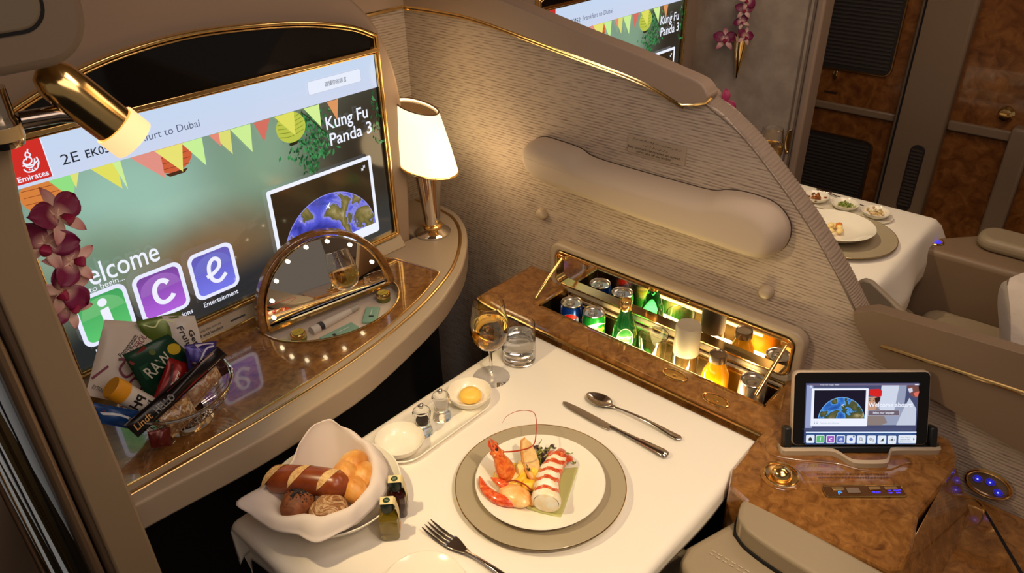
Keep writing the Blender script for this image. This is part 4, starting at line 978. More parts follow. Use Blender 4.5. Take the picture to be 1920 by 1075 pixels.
# cutlery
def place(o, loc, rz): o.location = loc; o.rotation_euler = (0, 0, rz)
kn = thing('dinner_knife', 'steel table knife lying right of the plate', 'knife', (.963, .62, TZ+.001), radians(0))
kb = sp2([(-.001, .126), (-.007, .120), (-.0115, .10), (-.013, .06), (-.013, .020), (-.0115, .004)], 5)+[(-.004, .002), (.0045, .004), (.0058, .03), (.0062, .09), (.0035, .120)]
obj('blade', B().prism(kb, .0015, .0033, 'xy'), STEEL, kn, local=True, bevel=.0006)
obj('handle', B().tube([(0, .008, .003), (0, -.01, .0035), (.0, -.05, .0045), (0, -.09, .005), (0, -.112, .0055), (0, -.119, .0055), (0, -.122, .005)], [.0045, .0042, .006, .0082, .0098, .0092, .005], 16, flat=.45, up=(0, 0, 1)), STEEL, kn, local=True)
obj('handle_rib', B().tube([(0, -.05, .0078), (0, -.112, .0102)], .0011, 6).tube([(-.006, -.06, .0062), (-.0078, -.112, .0082)], .0009, 6).tube([(.006, -.06, .0062), (.0078, -.112, .0082)], .0009, 6), STEEL, kn, local=True)
sn = thing('soup_spoon', 'steel dessert spoon lying right of the knife', 'spoon', (1.014, .61, TZ+.001), radians(3))
def bowl_s(u, v):
    a = 2*pi*u; r = v; x = .0185*r*cos(a)*(1-.10*sin(a)); y = .030*r*sin(a); return Vector((x, y+.080, .0095-.0075*(1-r*r)))
obj('spoon_bowl', B().grid(bowl_s, 28, 9, closed=True), STEEL, sn, local=True, solid=.0012, angle=180)
def handle(L0, L1, z0, w0, w1, name, par):
    def fn(u, v):
        y = L0+(L1-L0)*v; w = (w0+(w1-w0)*v**2.2)*(1 if v < .94 else sqrt(max(.02, 1-((v-.94)/.06)**2)))
        if v < .08: w += .004*(1-v/.08)
        a = 2*pi*u; return Vector((w*cos(a), y, z0+.006*sin(pi*min(1, v*1.1))*.9-.002*v+.0016*sin(a)*(1+.15*cos(3*a))))
    obj(name, B().grid(fn, 16, 30, closed=True), STEEL, par, local=True, angle=60)
handle(.052, -.108, .0065, .0026, .0086, 'handle', sn)
fk = thing('dinner_fork', 'steel fork lying at the lower left of the plate', 'fork', (.561, .60, TZ+.001), radians(3))
b = B()
for k in range(4):
    x = -.0105+.007*k; b.tube([(x, .058, .0075), (x, .072, .0045), (x, .09, .005), (x, .107, .0085), (x, .115, .0115)], [.0024, .0024, .0022, .0018, .0007], 8, flat=.7)
obj('tines', b, STEEL, fk, local=True)
obj('fork_root', B().prism(sp2([(-.0128, .062), (-.0125, .052), (-.008, .036), (-.0035, .026), (.0035, .026), (.008, .036), (.0125, .052), (.0128, .062)], 4), .0062, .0082, 'xy'), STEEL, fk, local=True, bevel=.0007)
handle(.028, -.10, .0065, .003, .0088, 'handle', fk)

# wine glass
c = Vector((.931, .918, TZ)); wg = thing('wine_glass', 'stemmed wine glass half full of white wine', 'glass', c)
gp = [(0, .0018), (.012, .0022), (.038, .0012), (.0395, .0006), (.038, 0), (0, .0)]
obj('foot', B().lathe([(0, .0), (.0385, 0), (.0395, .0007), (.038, .0016), (.012, .0030), (.0055, .0065), (.0042, .013), (0, .013)], c, 56), MILLG, wg)
obj('stem', B().lathe([(0, .0132), (.0041, .0132), (.0036, .03), (.0038, .062), (.0052, .076), (0, .0765)], c, 24), GLASS, wg)
OUT = [(.0054, .077), (.016, .080), (.028, .087), (.0365, .100), (.0405, .118), (.0405, .130), (.038, .152), (.0335, .178), (.0322, .188)]
INN = [(r-.0011, z+.0005) for r, z in OUT[1:-1]]
obj('bowl', B().lathe([(0, .0768)]+OUT+[(.0314, .1885)]+INN[::-1]+[(.008, .0792), (0, .0790)], c, 64), GLASS, wg)
obj('wine', B().lathe([(0, .0793), (.0078, .0795)]+[(r-.0003, z) for r, z in INN if z < .127]+[(.0389, .132), (.0384, .1362), (0, .1358)], c, 64), WINE, wg)
c = Vector((1.018, .915, TZ)); tg = thing('water_tumbler', 'short clear tumbler of water behind the wine glass', 'glass', c)
obj('glass_body', B().lathe([(0, 0), (.033, 0), (.0365, .003), (.0372, .04), (.0362, .094), (.0357, .0945), (.0350, .094), (.0358, .04), (.0350, .014), (.030, .010), (0, .0095)], c, 56), GLASS, tg)
obj('water', B().lathe([(0, .0100), (.0298, .0104), (.0346, .0142), (.0354, .04), (.0351, .0655), (0, .0650)], c, 56), WATER, tg)

# condiment tray
def caps(x0, x1, y, h, n=14): return [(x1+h*sin(radians(180*i/n)), y-h*cos(radians(180*i/n))) for i in range(n+1)]+[(x0-h*sin(radians(180*i/n)), y+h*cos(radians(180*i/n))) for i in range(n+1)]
cyt = .893; cr = caps(.660, .832, cyt, .050)
ct = thing('condiment_tray', 'long oval white china tray holding butter and pepper mills', 'tray', (.746, cyt, TZ))
n_ = len(cr); b = B(); lay = [(.012, 0), (.004, .003), (0, .010), (.0015, .0115), (.004, .010), (.010, .005), (.02, .0042)]
vs = [Vector((x, y, TZ+z)) for d, z in lay for x, y in (inset(cr, d) if d else cr)]
fs = [(i*n_+k, i*n_+(k+1) % n_, (i+1)*n_+(k+1) % n_, (i+1)*n_+k) for i in range(len(lay)-1) for k in range(n_)]+[[(len(lay)-1)*n_+k for k in range(n_)], [k for k in range(n_)][::-1]]
obj('tray_body', b.add(vs, fs), CHINA, ct, angle=60)
obj('tray_inset', B().prism(inset(cr, .021), TZ+.0041, TZ+.0044, 'xy'), CHINA, ct, smooth=False)
def dish(x, y, r, h, lab):
    t = thing('china_dish', lab, 'dish', (x, y, TZ+.0045))
    c = (x, y, TZ+.0045)
    obj('dish_body', B().lathe([(0, 0), (r*.55, 0), (r*.80, h*.25), (r*.96, h*.7), (r, h), (r*.985, h+.001), (r*.95, h*.95), (r*.82, h*.5), (r*.6, h*.22), (0, h*.18)], c, 56), CHINA, t)
    obj('dish_foot', B().lathe([(r*.48, 0), (r*.55, 0), (r*.55, .002), (r*.48, .002)], (x, y, TZ+.0042), 40, close=True), CHINA, t)
dish(.652, .893, .047, .026, 'empty round white dish at the left end of the tray')
dish(.840, .893, .046, .024, 'round white dish holding a yellow butter portion')
b = B(); b.lathe([(0, 0), (.020, 0), (.0235, .003), (.0225, .012), (.018, .017), (.008, .0195), (0, .020)], (.840, .891, TZ+.0120), 10)
o = obj('butter_portion', b, mat('butter', rgb(252, 206, 92), .35, sss=.2), None, angle=80); tag(o, 'round pale yellow butter portion in the right china dish', 'butter')
def mill(x, y, fill, lab):
    c = (x, y, TZ+.0045); t = thing('spice_mill', lab, 'mill', c)
    obj('mill_base', B().lathe([(0, 0), (.0175, 0), (.0185, .003), (.0175, .010), (.0145, .016), (.0140, .022), (0, .022)], c, 36), MILLG, t)
    obj('mill_jar', B().lathe([(0, .0225), (.0142, .0225), (.0150, .030), (.0175, .046), (.0178, .052), (.0160, .057), (.0150, .057), (.0160, .050), (.0130, .030), (.0120, .026), (0, .0258)], c, 36), MILLG, t)
    if fill: obj('peppercorns', B().lathe([(0, .0262), (.0118, .0264), (.0128, .034), (0, .036)], c, 24), fill, t)
    obj('mill_top', B().lathe([(.0152, .0535), (.0155, .0565), (.008, .0600), (.0035, .062), (0, .062)], c, 32), MILLG, t)
    obj('top_ball', B().ball((x, y, c[2]+.067), .0058, seg=20), CHROME, t)
mill(.711, .893, mat('peppercorns', rgb(40, 26, 18), .7), 'small clear pepper mill with dark peppercorns and chrome ball top')
mill(.766, .898, mat('salt_grains', rgb(236, 226, 206), .8), 'small clear salt mill with chrome ball top beside the butter')

# bread basket: bowl, napkin, rolls
bc = Vector((.488, .872, TZ)); bb = thing('bread_bowl', 'round white china bowl under the napkin and bread', 'bowl', bc)
obj('bowl_body', B().lathe([(0, 0), (.055, 0), (.060, .004), (.085, .016), (.106, .036), (.1145, .048), (.1150, .0495), (.1130, .0500), (.104, .039), (.082, .021), (.055, .0085), (0, .008)], bc, 64), CHINA, bb)
obj('bowl_foot', B().lathe([(.050, 0), (.056, 0), (.056, .004), (.050, .004)], bc-Vector((0, 0, .0006)), 50, close=True), CHINA, bb)
# napkin: rim control points around (angle, radius, height, outward spill)
RIN = [(-180, .108, .064), (-154, .088, .070), (-111, .086, .072), (-80, .075, .074), (-50, .068, .075), (-15, .070, .078), (15, .078, .082), (36, .088, .094), (52, .102, .102), (68, .098, .100), (88, .086, .086), (110, .078, .070), (135, .078, .058), (160, .104, .058)]
ROUT = [(-180, .132, .056), (-155, .118, .051), (-138, .130, .046), (-120, .114, .050), (-90, .101, .055), (-45, .095, .058), (-12, .097, .058), (12, .092, .066), (28, .096, .074), (40, .094, .088), (52, .104, .103), (68, .100, .101), (88, .088, .087), (112, .082, .070), (140, .118, .062), (154, .158, .068), (166, .140, .062)]
def interp(tab, a):
    a = (a+180) % 360-180; n = len(tab)
    for i in range(n):
        a0_, r0_, z0_ = tab[i]; a1_, r1_, z1_ = tab[(i+1) % n]
        if a1_ <= a0_: a1_ += 360
        for aa in (a, a+360):
            if a0_ <= aa <= a1_:
                t = (aa-a0_)/(a1_-a0_); t = t*t*(3-2*t)*.5+t*.5; return r0_+(r1_-r0_)*t, z0_+(z1_-z0_)*t
    return tab[0][1], tab[0][2]
def nap(u, v):
    a = 360*u-180; ar = radians(a); Ri, Zi = interp(RIN, a); Ro, Zo = interp(ROUT, a)
    if v < .25: r = .055*v/.25; z = .011
    elif v < .62:
        t = (v-.25)/.37; r = .055+(Ri-.055)*t; z = .011+(Zi-.011)*(t**1.3)
    else:
        t = (v-.62)/.38; r = Ri+(Ro-Ri)*t; z = Zi+(Zo-Zi)*(t**1.6)+.006*sin(pi*t)
    if r > .085 and v > .62: z = max(z, .0525*min(1, (r-.06)/.05)+.002)
    w = (.0012*sin(ar*5+1)+.0007*sin(ar*13+v*9))*v
    return bc+Vector((cos(ar)*(r+w), sin(ar)*(r+w), z+w+.001))
np_ = obj('napkin', B().grid(nap, 132, 26, closed=True), mat('napkin_linen', rgb(226, 212, 204), .85, bump=(1200, .1, .0003)), None, solid=.0018, angle=180)
tag(np_, 'white linen napkin with pointed corners lining the bread bowl', 'napkin')
# breads
PRZ = ramp_mat('pretzel_crust', [(.3, rgb(96, 36, 14)), (.55, rgb(136, 62, 24)), (.8, rgb(168, 92, 42))], 22, .3, .3, 4, .4)
ps = thing('pretzel_roll', 'long glossy brown pretzel roll with pale slashes, at the back', 'bread', (.445, .88, .77))
pp = smooth_path([(.413, .945, .773), (.424, .925, .778), (.448, .888, .782), (.472, .852, .780), (.488, .828, .774)], 6)
pr_ = [.012+.0130*min(1, sin(pi*(i+1.2)/(len(pp)+1.4))*1.8) for i in range(len(pp))]
obj('crust', B().tube(pp, pr_, 24, flat=.92), PRZ, ps)
SLM = ramp_mat('slash_cream', [(.4, rgb(226, 190, 134)), (.6, rgb(196, 150, 90)), (.8, rgb(150, 96, 50))], 150, .8)
for k, (f0, wd) in enumerate(((4, .5), (11, .8), (18, .55))):
    P0 = pp[f0]; T = (pp[f0+1]-pp[f0-1]).normalized(); Sd = T.cross(Vector((0, 0, 1))).normalized(); r = pr_[f0]
    def sl_(u, v, P0=P0, T=T, Sd=Sd, r=r):
        a = radians(10+145*u); s_ = (v-.5)*.016*sin(pi*u)+.030*(u-.5); R_ = r*1.025; return P0+T*s_+Sd*cos(a)*R_+Vector((0, 0, 1))*sin(a)*R_*.92
    obj('slash', B().grid(sl_, 16, 6), SLM, ps)
def roll_(name, lab, c, r, m, sd, nz=.04, rot=(0, 0, 0)):
    t = thing(name, lab, 'bread', c); obj('crust', B().ball(c, r, seg=40, rings=26, noise=nz, sd=sd, M=Euler(rot).to_matrix()), m, t, angle=180); return t
t = roll_('poppy_seed_roll', 'brown roll topped with poppy seeds at the left of the bowl', (.417, .872, .762), (.034, .027, .024), ramp_mat('poppy_crust', [(.3, rgb(90, 46, 22)), (.55, rgb(136, 76, 38)), (.8, rgb(166, 104, 58))], 40, .6, 0, 5, .8, bump=(.5, .004)), 2, .03, (0, 0, .5))
b = B(); rnd = random.Random(4)
for k in range(520):
    a = rnd.gauss(-.3, .7); e = rnd.gauss(1.05, .35); v_ = Vector((cos(a)*cos(e)*.034, sin(a)*cos(e)*.027, sin(e)*.0243)); v_ = Euler((0, 0, .5)).to_matrix() @ v_
    b.ball(Vector((.417, .872, .7625))+v_, .0011, seg=5, rings=4)
sdm = obj('poppy_seeds', b, paint(34, 30, 34), t, smooth=False); sdm['kind'] = 'stuff'
t = roll_('rye_roll', 'round cracked rye roll dusted with flour at the front of the bowl', (.441, .820, .760), (.033, .031, .025), ramp_mat('floury_crust', [(.36, rgb(116, 68, 34)), (.47, rgb(168, 116, 70)), (.53, rgb(222, 192, 152)), (.58, rgb(150, 96, 54)), (.7, rgb(206, 166, 118))], 34, .8, 0, 7, 2.2, bump=(.8, .008)), 6, .035)
kr = thing('kaiser_roll', 'golden folded white roll at the right of the bowl', 'bread', (.502, .84, .765))
KM = ramp_mat('golden_crust', [(.3, rgb(196, 116, 40)), (.5, rgb(226, 158, 74)), (.75, rgb(240, 196, 120))], 20, .45, .2, 4, .5)
b = B(); 
for (dx, dy, dz, rx, ry, rz, r_) in ((.020, .026, .002, .032, .025, .026, .3), (-.006, .012, .005, .030, .024, .027, .9), (-.012, -.018, .0, .028, .022, .024, 1.4), (.018, -.006, -.002, .029, .022, .025, .6)):
    b.ball((.508+dx, .842+dy, .765+dz), (rx, ry, rz), seg=28, rings=18, M=Euler((0, 0, r_)).to_matrix(), noise=.02, sd=1)
obj('crust', b, KM, kr, angle=180)

# small oil and vinegar bottles
def oilbottle(x, y, rz, liquid, lab, band):
    t = thing('dressing_bottle', lab, 'bottle', (x, y, TZ), radians(rz), None)
    w = .0165
    b = B(); n = 4; secs = [(w*.90, 0), (w, .004), (w, .044), (w*.92, .049), (.010, .056), (.0085, .058), (.0085, .062)]
    vs = []; m = 24
    for r, z in secs:
        for k in range(m):
            a = 2*pi*k/m; q = 6 if z < .05 else 2
            rr_ = r/((abs(cos(a))**q+abs(sin(a))**q)**(1/q)); vs.append(Vector((rr_*cos(a), rr_*sin(a), z)))
    fs = [(i*m+k, i*m+(k+1) % m, (i+1)*m+(k+1) % m, (i+1)*m+k) for i in range(len(secs)-1) for k in range(m)]+[list(range(m))[::-1], [(len(secs)-1)*m+k for k in range(m)]]
    obj('bottle_glass', b.add(vs, fs), liquid, t, local=True, angle=50)
    obj('cap', B().lathe([(.0105, .058), (.0112, .060), (.0112, .074), (.0095, .077), (0, .077)], (0, 0, 0), 24), paint(20, 34, 28, .3), t, local=True)
    # paper seal running over the cap and down the side
    sp = [(.0125, .077+.0006), (-.0125, .0776)]
    b = B(); wv = .0085; path = [(-.0105, .0778), (.0105, .0778), (.0135, .074), (.0172, .050), (.0172, .014)]
    for (x0, z0), (x1, z1) in zip(path[:-1], path[1:]): b.add([(x0, -wv, z0), (x1, -wv, z1), (x1, wv, z1), (x0, wv, z0)], [(0, 1, 2, 3)])
    obj('paper_seal', b, paint(232, 214, 160), t, local=True, solid=.0004, smooth=False)
    A = Art((0, 0, .0782), (0, -1, 0), (1, 0, 0), .0001); A.disc(0, 0, .0058, paint(30, 60, 36)); A.stroke([(-.002, -.003), (-.002, .003)], .0008, paint(220, 214, 180)); A.stroke([(.001, -.003), (.001, .003)], .0008, paint(220, 214, 180)); A.done('seal_print', None).parent = t
    A = Art((.01745, 0, 0), (0, 1, 0), (0, 0, 1), .0001); A.rect(-.0082, .0145, .0082, .022, paint(*band)); A.rect(-.006, .028, .006, .038, paint(150, 140, 110)); A.text('olio', 0, .031, .008, paint(70, 66, 50), w=.011, align='c'); A.done('label_print', None).parent = t
OILM = mat('olive_oil', rgb(176, 150, 30), .03, trans=.75, ior=1.46, coat=.5); VINM = mat('dark_vinegar', rgb(52, 14, 10), .04, trans=.2, coat=.8)
oilbottle(.508, .752, -43, OILM, 'square mini bottle of yellow olive oil in front of the dark one', (220, 140, 50))
oilbottle(.548, .779, -43, VINM, 'square mini bottle of dark vinegar behind the oil bottle', (90, 24, 24))

# plate rim at the bottom edge of the picture
sp_ = thing('side_plate', 'small white side plate below the fork at the bottom edge', 'plate', (.473, .628, TZ))
obj('plate_body', B().lathe([(0, 0), (.045, 0), (.062, .008), (.066, .011), (.064, .0118), (.048, .004), (0, .0032)], (.470, .628, TZ), 56), CHINA, sp_)
obj('plate_foot', B().lathe([(.038, 0), (.042, 0), (.042, .002), (.038, .002)], (.470, .628, TZ-.0005), 40, close=True), CHINA, sp_)

# ================================================================== TABLET AND CONTROLS
U = Vector((.161, -.187, 0)).normalized(); Nh = Vector((-.757, -.652, 0)).normalized()
V = (Vector((0, 0, .125))-Nh*.055).normalized(); BL = Vector((1.107, .328, .733)); TW, TH = .247, .140
Nf = U.cross(V).normalized()
if Nf.dot(Nh) < 0: Nf = -Nf
td = thing('tablet', 'upright tablet with a Welcome aboard screen docked on the burl console', 'tablet', BL)
def slab(pts, d0, d1):
    n = len(pts); vs = [BL+U*x+V*y+Nf*d for d in (d0, d1) for x, y in pts]
    return B().add(vs, [list(range(n))[::-1], list(range(n, 2*n))]+[(i, (i+1) % n, n+(i+1) % n, n+i) for i in range(n)])
obj('tablet_case', slab(rr(TW/2, TH/2, TW, TH, .012), -.014, -.001), mat('case_beige', rgb(186, 166, 144), .35), td, bevel=.003)
obj('front_glass', slab(rr(TW/2, TH/2, TW-.005, TH-.005, .010), -.001, .0006), BLACKG, td, bevel=.0005)
TBG = mat('tablet_picture', (0, 0, 0, 1), .1, emis=rgb(70, 76, 112), es=1)
A = Art(BL+Nf*.0008, U, V)
if A.N.dot(Nf) < 0: A.N = -A.N
sx0, sx1, sy0, sy1 = .022, .224, .006, .118
def L(px, py): return (sx0+(px-380)/(1140-380)*(sx1-sx0), sy0+(632-py)/(632-192)*(sy1-sy0))
A.rect(sx0, sy0, sx1, sy1, TBG)
for px, w, c in ((400, 60, (176, 186, 214)), (850, 200, (196, 206, 224)), (1050, 60, (150, 150, 166))):
    a = L(px, 200); q = L(px+w, 470); A.k += 0
A.poly([L(900, 205), L(1060, 205), L(1040, 500), L(800, 500), L(860, 360)], em(150, 158, 184)); A.poly([L(890, 205), L(1010, 205), L(980, 420), L(880, 420)], em(206, 214, 232))
A.poly([L(385, 205), L(430, 205), L(430, 520), L(385, 520)], em(150, 160, 200))
# cabin attendant in the picture: dark jacket, face and red hat
A.poly([L(790, 470), L(800, 380), L(850, 350), L(900, 400), L(940, 480), L(900, 500), L(800, 500)], em(140, 124, 120)); A.poly([L(1000, 500), L(1040, 390), L(1080, 300), L(1130, 380), L(1130, 500)], em(196, 204, 222))
A.poly([L(795, 290), L(850, 290), L(880, 300), L(870, 350), L(855, 385), L(800, 395), L(795, 340)], em(196, 150, 122)); A.poly([L(845, 300), L(885, 290), L(880, 320), L(865, 340), L(850, 330)], em(50, 30, 28))
A.stroke([L(800, 308), L(812, 302), L(824, 307)], .0006, em(60, 30, 24)); A.disc(*L(812, 316), .0009, em(40, 20, 20)); A.disc(*L(838, 316), .0008, em(40, 20, 20)); A.stroke([L(808, 352), L(820, 355), L(834, 350)], .0011, em(180, 50, 40))
A.poly([L(796, 236), L(870, 232), L(890, 245), L(888, 285), L(870, 290), L(800, 278)], em(214, 36, 34))
A.poly([L(1055, 210), L(1130, 205), L(1140, 260), L(1120, 300), L(1085, 280), L(1065, 240)], em(120, 76, 70)); A.poly([L(1100, 262), L(1138, 250), L(1132, 288), L(1115, 290)], em(220, 110, 96)); A.poly([L(1060, 232), L(1090, 222), L(1095, 250), L(1075, 262)], em(214, 214, 232))
A.rect(*L(380, 535), *L(1140, 192+15), em(60, 64, 96)) if False else None
A.rect(*L(396, 206), *L(1140, 192), em(110, 100, 130)); A.text('Time from Origin  00:00', *L(470, 204), .0032, W, w=.034); A.disc(*L(408, 212), .0022, em(200, 210, 230)); A.rect(*L(1105, 203), *L(1130, 195), W)
A.rect(*L(415, 502), *L(797, 225), W, r=.002); A.rect(*L(433, 446), *L(779, 238), em(26, 22, 40))
c0 = L(620, 446); cxx, czz = c0
o = [(cxx+.0425*cos(radians(a)), czz-.006+.046*sin(radians(a))) for a in range(8, 173, 4)]
A.poly(o, em(120, 180, 240)); o = [(cxx+.0415*cos(radians(a)), czz-.006+.045*sin(radians(a))) for a in range(8, 173, 4)]; EARTH_T2 = EARTH_T; A.poly(o, EARTH_T)
A.poly([(a, b) for a, b in [L(612, 345), L(640, 360), L(625, 348), L(636, 338), L(620, 343)]], W)
A.text('View Airshow', *L(478, 484), .005, em(176, 190, 204), w=.034)
for dx in (0, 1):
    for dy in (0, 1): A.rect(*L(436+16*dx, 470+10*dy), *L(442+16*dx, 465+10*dy), em(70, 90, 110))
A.text('Welcome aboard', *L(796, 358), .0118, W, w=.0785, bold=.02)
A.rect(*L(795, 422), *L(1005, 382), em(210, 214, 230)); A.rect(*L(797, 420), *L(1003, 384), em(110, 96, 110)); A.text('Select your language', *L(826, 407), .0052, W, w=.038, bold=.01)
A.rect(*L(380, 632), *L(1125, 545), em(46, 76, 130)); A.rect(*L(380, 548), *L(1125, 538), em(220, 232, 250))
BX = em(226, 234, 246)
for i, px in enumerate((382, 448, 517, 585, 653, 721, 789, 857, 924)):
    A.rect(*L(px, 620), *L(px+58, 560), BX, r=.0022)
    m0 = L(px+29, 590)
    if i in (1, 2, 3):
        A.rect(*L(px+5, 615), *L(px+53, 566), (em(96, 186, 110), em(160, 90, 190), em(90, 110, 190))[i-1], r=.0015); A.text('ice'[i-1], m0[0], m0[1]-.0035, .0125, W, align='c', bold=.01, shear=.1)
    elif i == 0: A.poly([(m0[0]-.003, m0[1]-.003), (m0[0]+.003, m0[1]-.003), (m0[0]+.003, m0[1]), (m0[0]+.004, m0[1]), (m0[0], m0[1]+.004), (m0[0]-.004, m0[1]), (m0[0]-.003, m0[1])], em(50, 50, 60))
    elif i == 4: A.disc(m0[0], m0[1], .0032, em(90, 110, 190)); A.rect(m0[0]+.003, m0[1]+.004, m0[0]+.006, m0[1]+.007, em(90, 110, 180))
    elif i == 5: A.stroke(arc(m0[0]-.001, m0[1]+.001, .0026, 0, 360, 16), .0008, em(60, 60, 70)); A.stroke([(m0[0]+.001, m0[1]-.001), (m0[0]+.0035, m0[1]-.0035)], .0009, em(60, 60, 70))
    elif i == 6: A.stroke(arc(m0[0]-.0018, m0[1]+.001, .0019, 0, 360, 14), .0008, em(40, 40, 50)); A.stroke(arc(m0[0]+.0025, m0[1]-.0015, .0015, 0, 360, 14), .0007, em(40, 40, 50))
    elif i == 7: A.poly([(m0[0]-.0035, m0[1]-.003), (m0[0]+.003, m0[1]-.003), (m0[0]+.003, m0[1]+.0035)], em(60, 60, 70))
    else:
        A.disc(m0[0], m0[1], .0014, em(30, 30, 40))
        for a in range(4): A.disc(m0[0]+.0038*cos(a*pi/2), m0[1]+.0038*sin(a*pi/2), .0007, em(60, 60, 80))
A.rect(*L(992, 614), *L(1112, 554), BX, r=.002); A.text('Now Playing', *L(1004, 573), .0034, em(150, 160, 170), w=.018); A.text('Channel 001', *L(1002, 590), .0036, em(90, 100, 120), w=.018); A.text('Select Genre', *L(1000, 607), .0036, em(90, 100, 120), w=.021); a_ = L(1090, 582); A.poly([(a_[0], a_[1]-.002), (a_[0]+.003, a_[1]), (a_[0], a_[1]+.002)], em(20, 20, 30))
A.done('screen_image', td)
# dock
dk = thing('tablet_dock', 'black tablet cradle with curved cream lip on the burl console', 'dock', (1.18, .23, .72))
def dp(x, d, z): return Vector((BL.x, BL.y, 0))+U*x+Nh*d+Vector((0, 0, z))
lipline = [(-.022, .000), (-.018, .012), (.0, .0135), (.060, .0135), (.078, .020), (.092, .038), (.105, .045), (.15, .045), (.162, .038), (.174, .018), (.186, .0125), (.250, .0125), (.266, .010), (.270, -.002)]
lp2 = sp2(lipline, 5)
b = B(); n_ = len(lp2)
vs = [dp(x, d, .7205) for x, d in lp2]+[dp(x, d, .733) for x, d in lp2]+[dp(x, d-.007, .735) for x, d in lp2]+[dp(x, d-.010, .7205) for x, d in lp2]
fs = [(i, i+1, n_+i+1, n_+i) for i in range(n_-1)]+[(n_+i, n_+i+1, 2*n_+i+1, 2*n_+i) for i in range(n_-1)]+[(2*n_+i, 2*n_+i+1, 3*n_+i+1, 3*n_+i) for i in range(n_-1)]
obj('cream_lip', b.add(vs, fs), CREAM, dk, angle=60)
inn_ = [(x, d-.009) for x, d in lp2]
vs = [dp(x, d, .7215) for x, d in inn_]+[dp(.268, -.035, .7215), dp(-.02, -.035, .7215)]
obj('cradle_well', B().add(vs, [list(range(len(vs)))]), BLACKP, dk, smooth=False)
for x0 in (-.0145, TW+.0015):
    obj('side_grip', B().add([BL+U*(x0+a)+V*y+Nf*d for a in (0, .013) for y in (-.008, .036) for d in (-.016, .006)], [(0, 1, 3, 2), (4, 6, 7, 5), (0, 4, 5, 1), (2, 3, 7, 6), (0, 2, 6, 4), (1, 5, 7, 3)]), BLACKP, dk, bevel=.003)
obj('lower_grip', B().add([BL+U*x+V*y+Nf*d for x in (-.012, TW+.012) for y in (-.012, .0) for d in (-.016, .005)], [(0, 1, 3, 2), (4, 6, 7, 5), (0, 4, 5, 1), (2, 3, 7, 6), (0, 2, 6, 4), (1, 5, 7, 3)]), BLACKP, dk, bevel=.002)
# raised burl hump under the tablet
hump = [dp(x, d, 0) for x, d in sp2([(-.04, .008), (.0, .024), (.07, .034), (.11, .050), (.16, .050), (.20, .034), (.26, .030), (.292, .010), (.29, -.04), (.15, -.05), (0, -.045), (-.035, -.03)], 4, True)]
obj('burl_hump', B().prism([(p.x, p.y) for p in hump], .718, .7225, 'xy'), BURL, co, bevel=.002)
obj('burl_notice', (lambda A: A.done('burl_notice', co))((lambda A: (A.text('TO REMOVE THE HANDSET LIFT AND TILT FORWARD', 0, .006, .008, paint(110, 62, 26), w=.135), A.text('STOW FOR TAXI TAKE OFF AND LANDING', .002, -.004, .008, paint(110, 62, 26), w=.13), A)[-1])(Art(dp(.022, .070, .7206), U, -Nh))).data and B().box(0, .001, 0, .001, .7, .701), BURL, co) if False else None
A = Art(dp(.03, .069, .7207), U, -Nh)
if A.N.z < 0: A.N = -A.N
KB = mat('burl_lettering', rgb(104, 60, 24), .4); 
rnd = random.Random(9)
for row in (0, .0085):
    x = 0
    while x < .125:
        w = rnd.uniform(.002, .006); A.rect(x, row, x+w, row+rnd.uniform(.0022, .0034), KB); A.k = 2; x += w+.0014
A.done('engraved_notice', co)
# gold trackball
tk = thing('trackball', 'round gold trackball set in a gold ring on the burl console', 'trackball', (1.037, .313, .72))
obj('ring', B().lathe([(.036, 0), (.036, .002), (.0315, .0045), (.027, .004), (.025, .001), (.0235, -.001)], (1.037, .313, .7195), 56), BURL, tk)
obj('gold_ring', B().tube([(1.037+.0285*cos(2*pi*k/48), .313+.0285*sin(2*pi*k/48), .7235) for k in range(48)], .0022, 8, closed=True), GOLD, tk)
obj('socket', B().lathe([(.0275, .002), (.024, -.0005), (0, -.0008)], (1.037, .313, .7212), 48), GOLDD, tk)
obj('ball', B().ball((1.037, .313, .7225), (.0185, .0185, .017), seg=36, rings=20), GOLD, tk)
# switch bar
sc_ = (1.0935, .189); q = Vector((sc_[0], sc_[1], .7205)); Us = Vector((.66, -.75, 0)).normalized(); Vs = Vector((.75, .66, 0))
sw = thing('switch_bar', 'narrow bar of small gold lit switches below the tablet', 'switches', q)
def sb(x0, x1, y0, y1, z0, z1, r=.003):
    pts_ = [q+Us*a+Vs*b_ for a, b_ in rr((x0+x1)/2, (y0+y1)/2, x1-x0, y1-y0, r)]; return B().prism([(p.x, p.y) for p in pts_], .7195+z0, .7195+z1, 'xy')
obj('bar_plate', sb(-.068, .068, -.0125, .0125, 0, .003, .005), mat('bar_bronze', rgb(112, 74, 40), .25, .6), sw, bevel=.001)
obj('bar_rim', B().tube([q+Us*a+Vs*b_+Vector((0, 0, .002)) for a, b_ in rr(0, 0, .137, .026, .006)], .0013, 6, closed=True), GOLD, sw)
for x0, x1, y0, y1 in ((-.050, -.030, .000, .008), (-.026, -.004, -.006, .006), (.013, .033, .001, .008), (.040, .062, .001, .008)):
    obj('switch_key', sb(x0-.004, x1-.004, y0, y1, .003, .0055, .002), GOLDD if x0 != -.026 else GREY, sw, bevel=.0006)
A = Art(q+Vector((0, 0, .0024)), Us, Vs, .0001)
if A.N.z < 0: A.N = -A.N
BLU = em(70, 60, 255, 2.2); CY = em(60, 150, 255, 2.0)
A.stroke([(-.046, -.008), (-.045, -.002), (-.041, -.001), (-.040, .002)], .0016, CY); A.stroke([(-.045, -.005), (-.039, -.003)], .0012, CY)
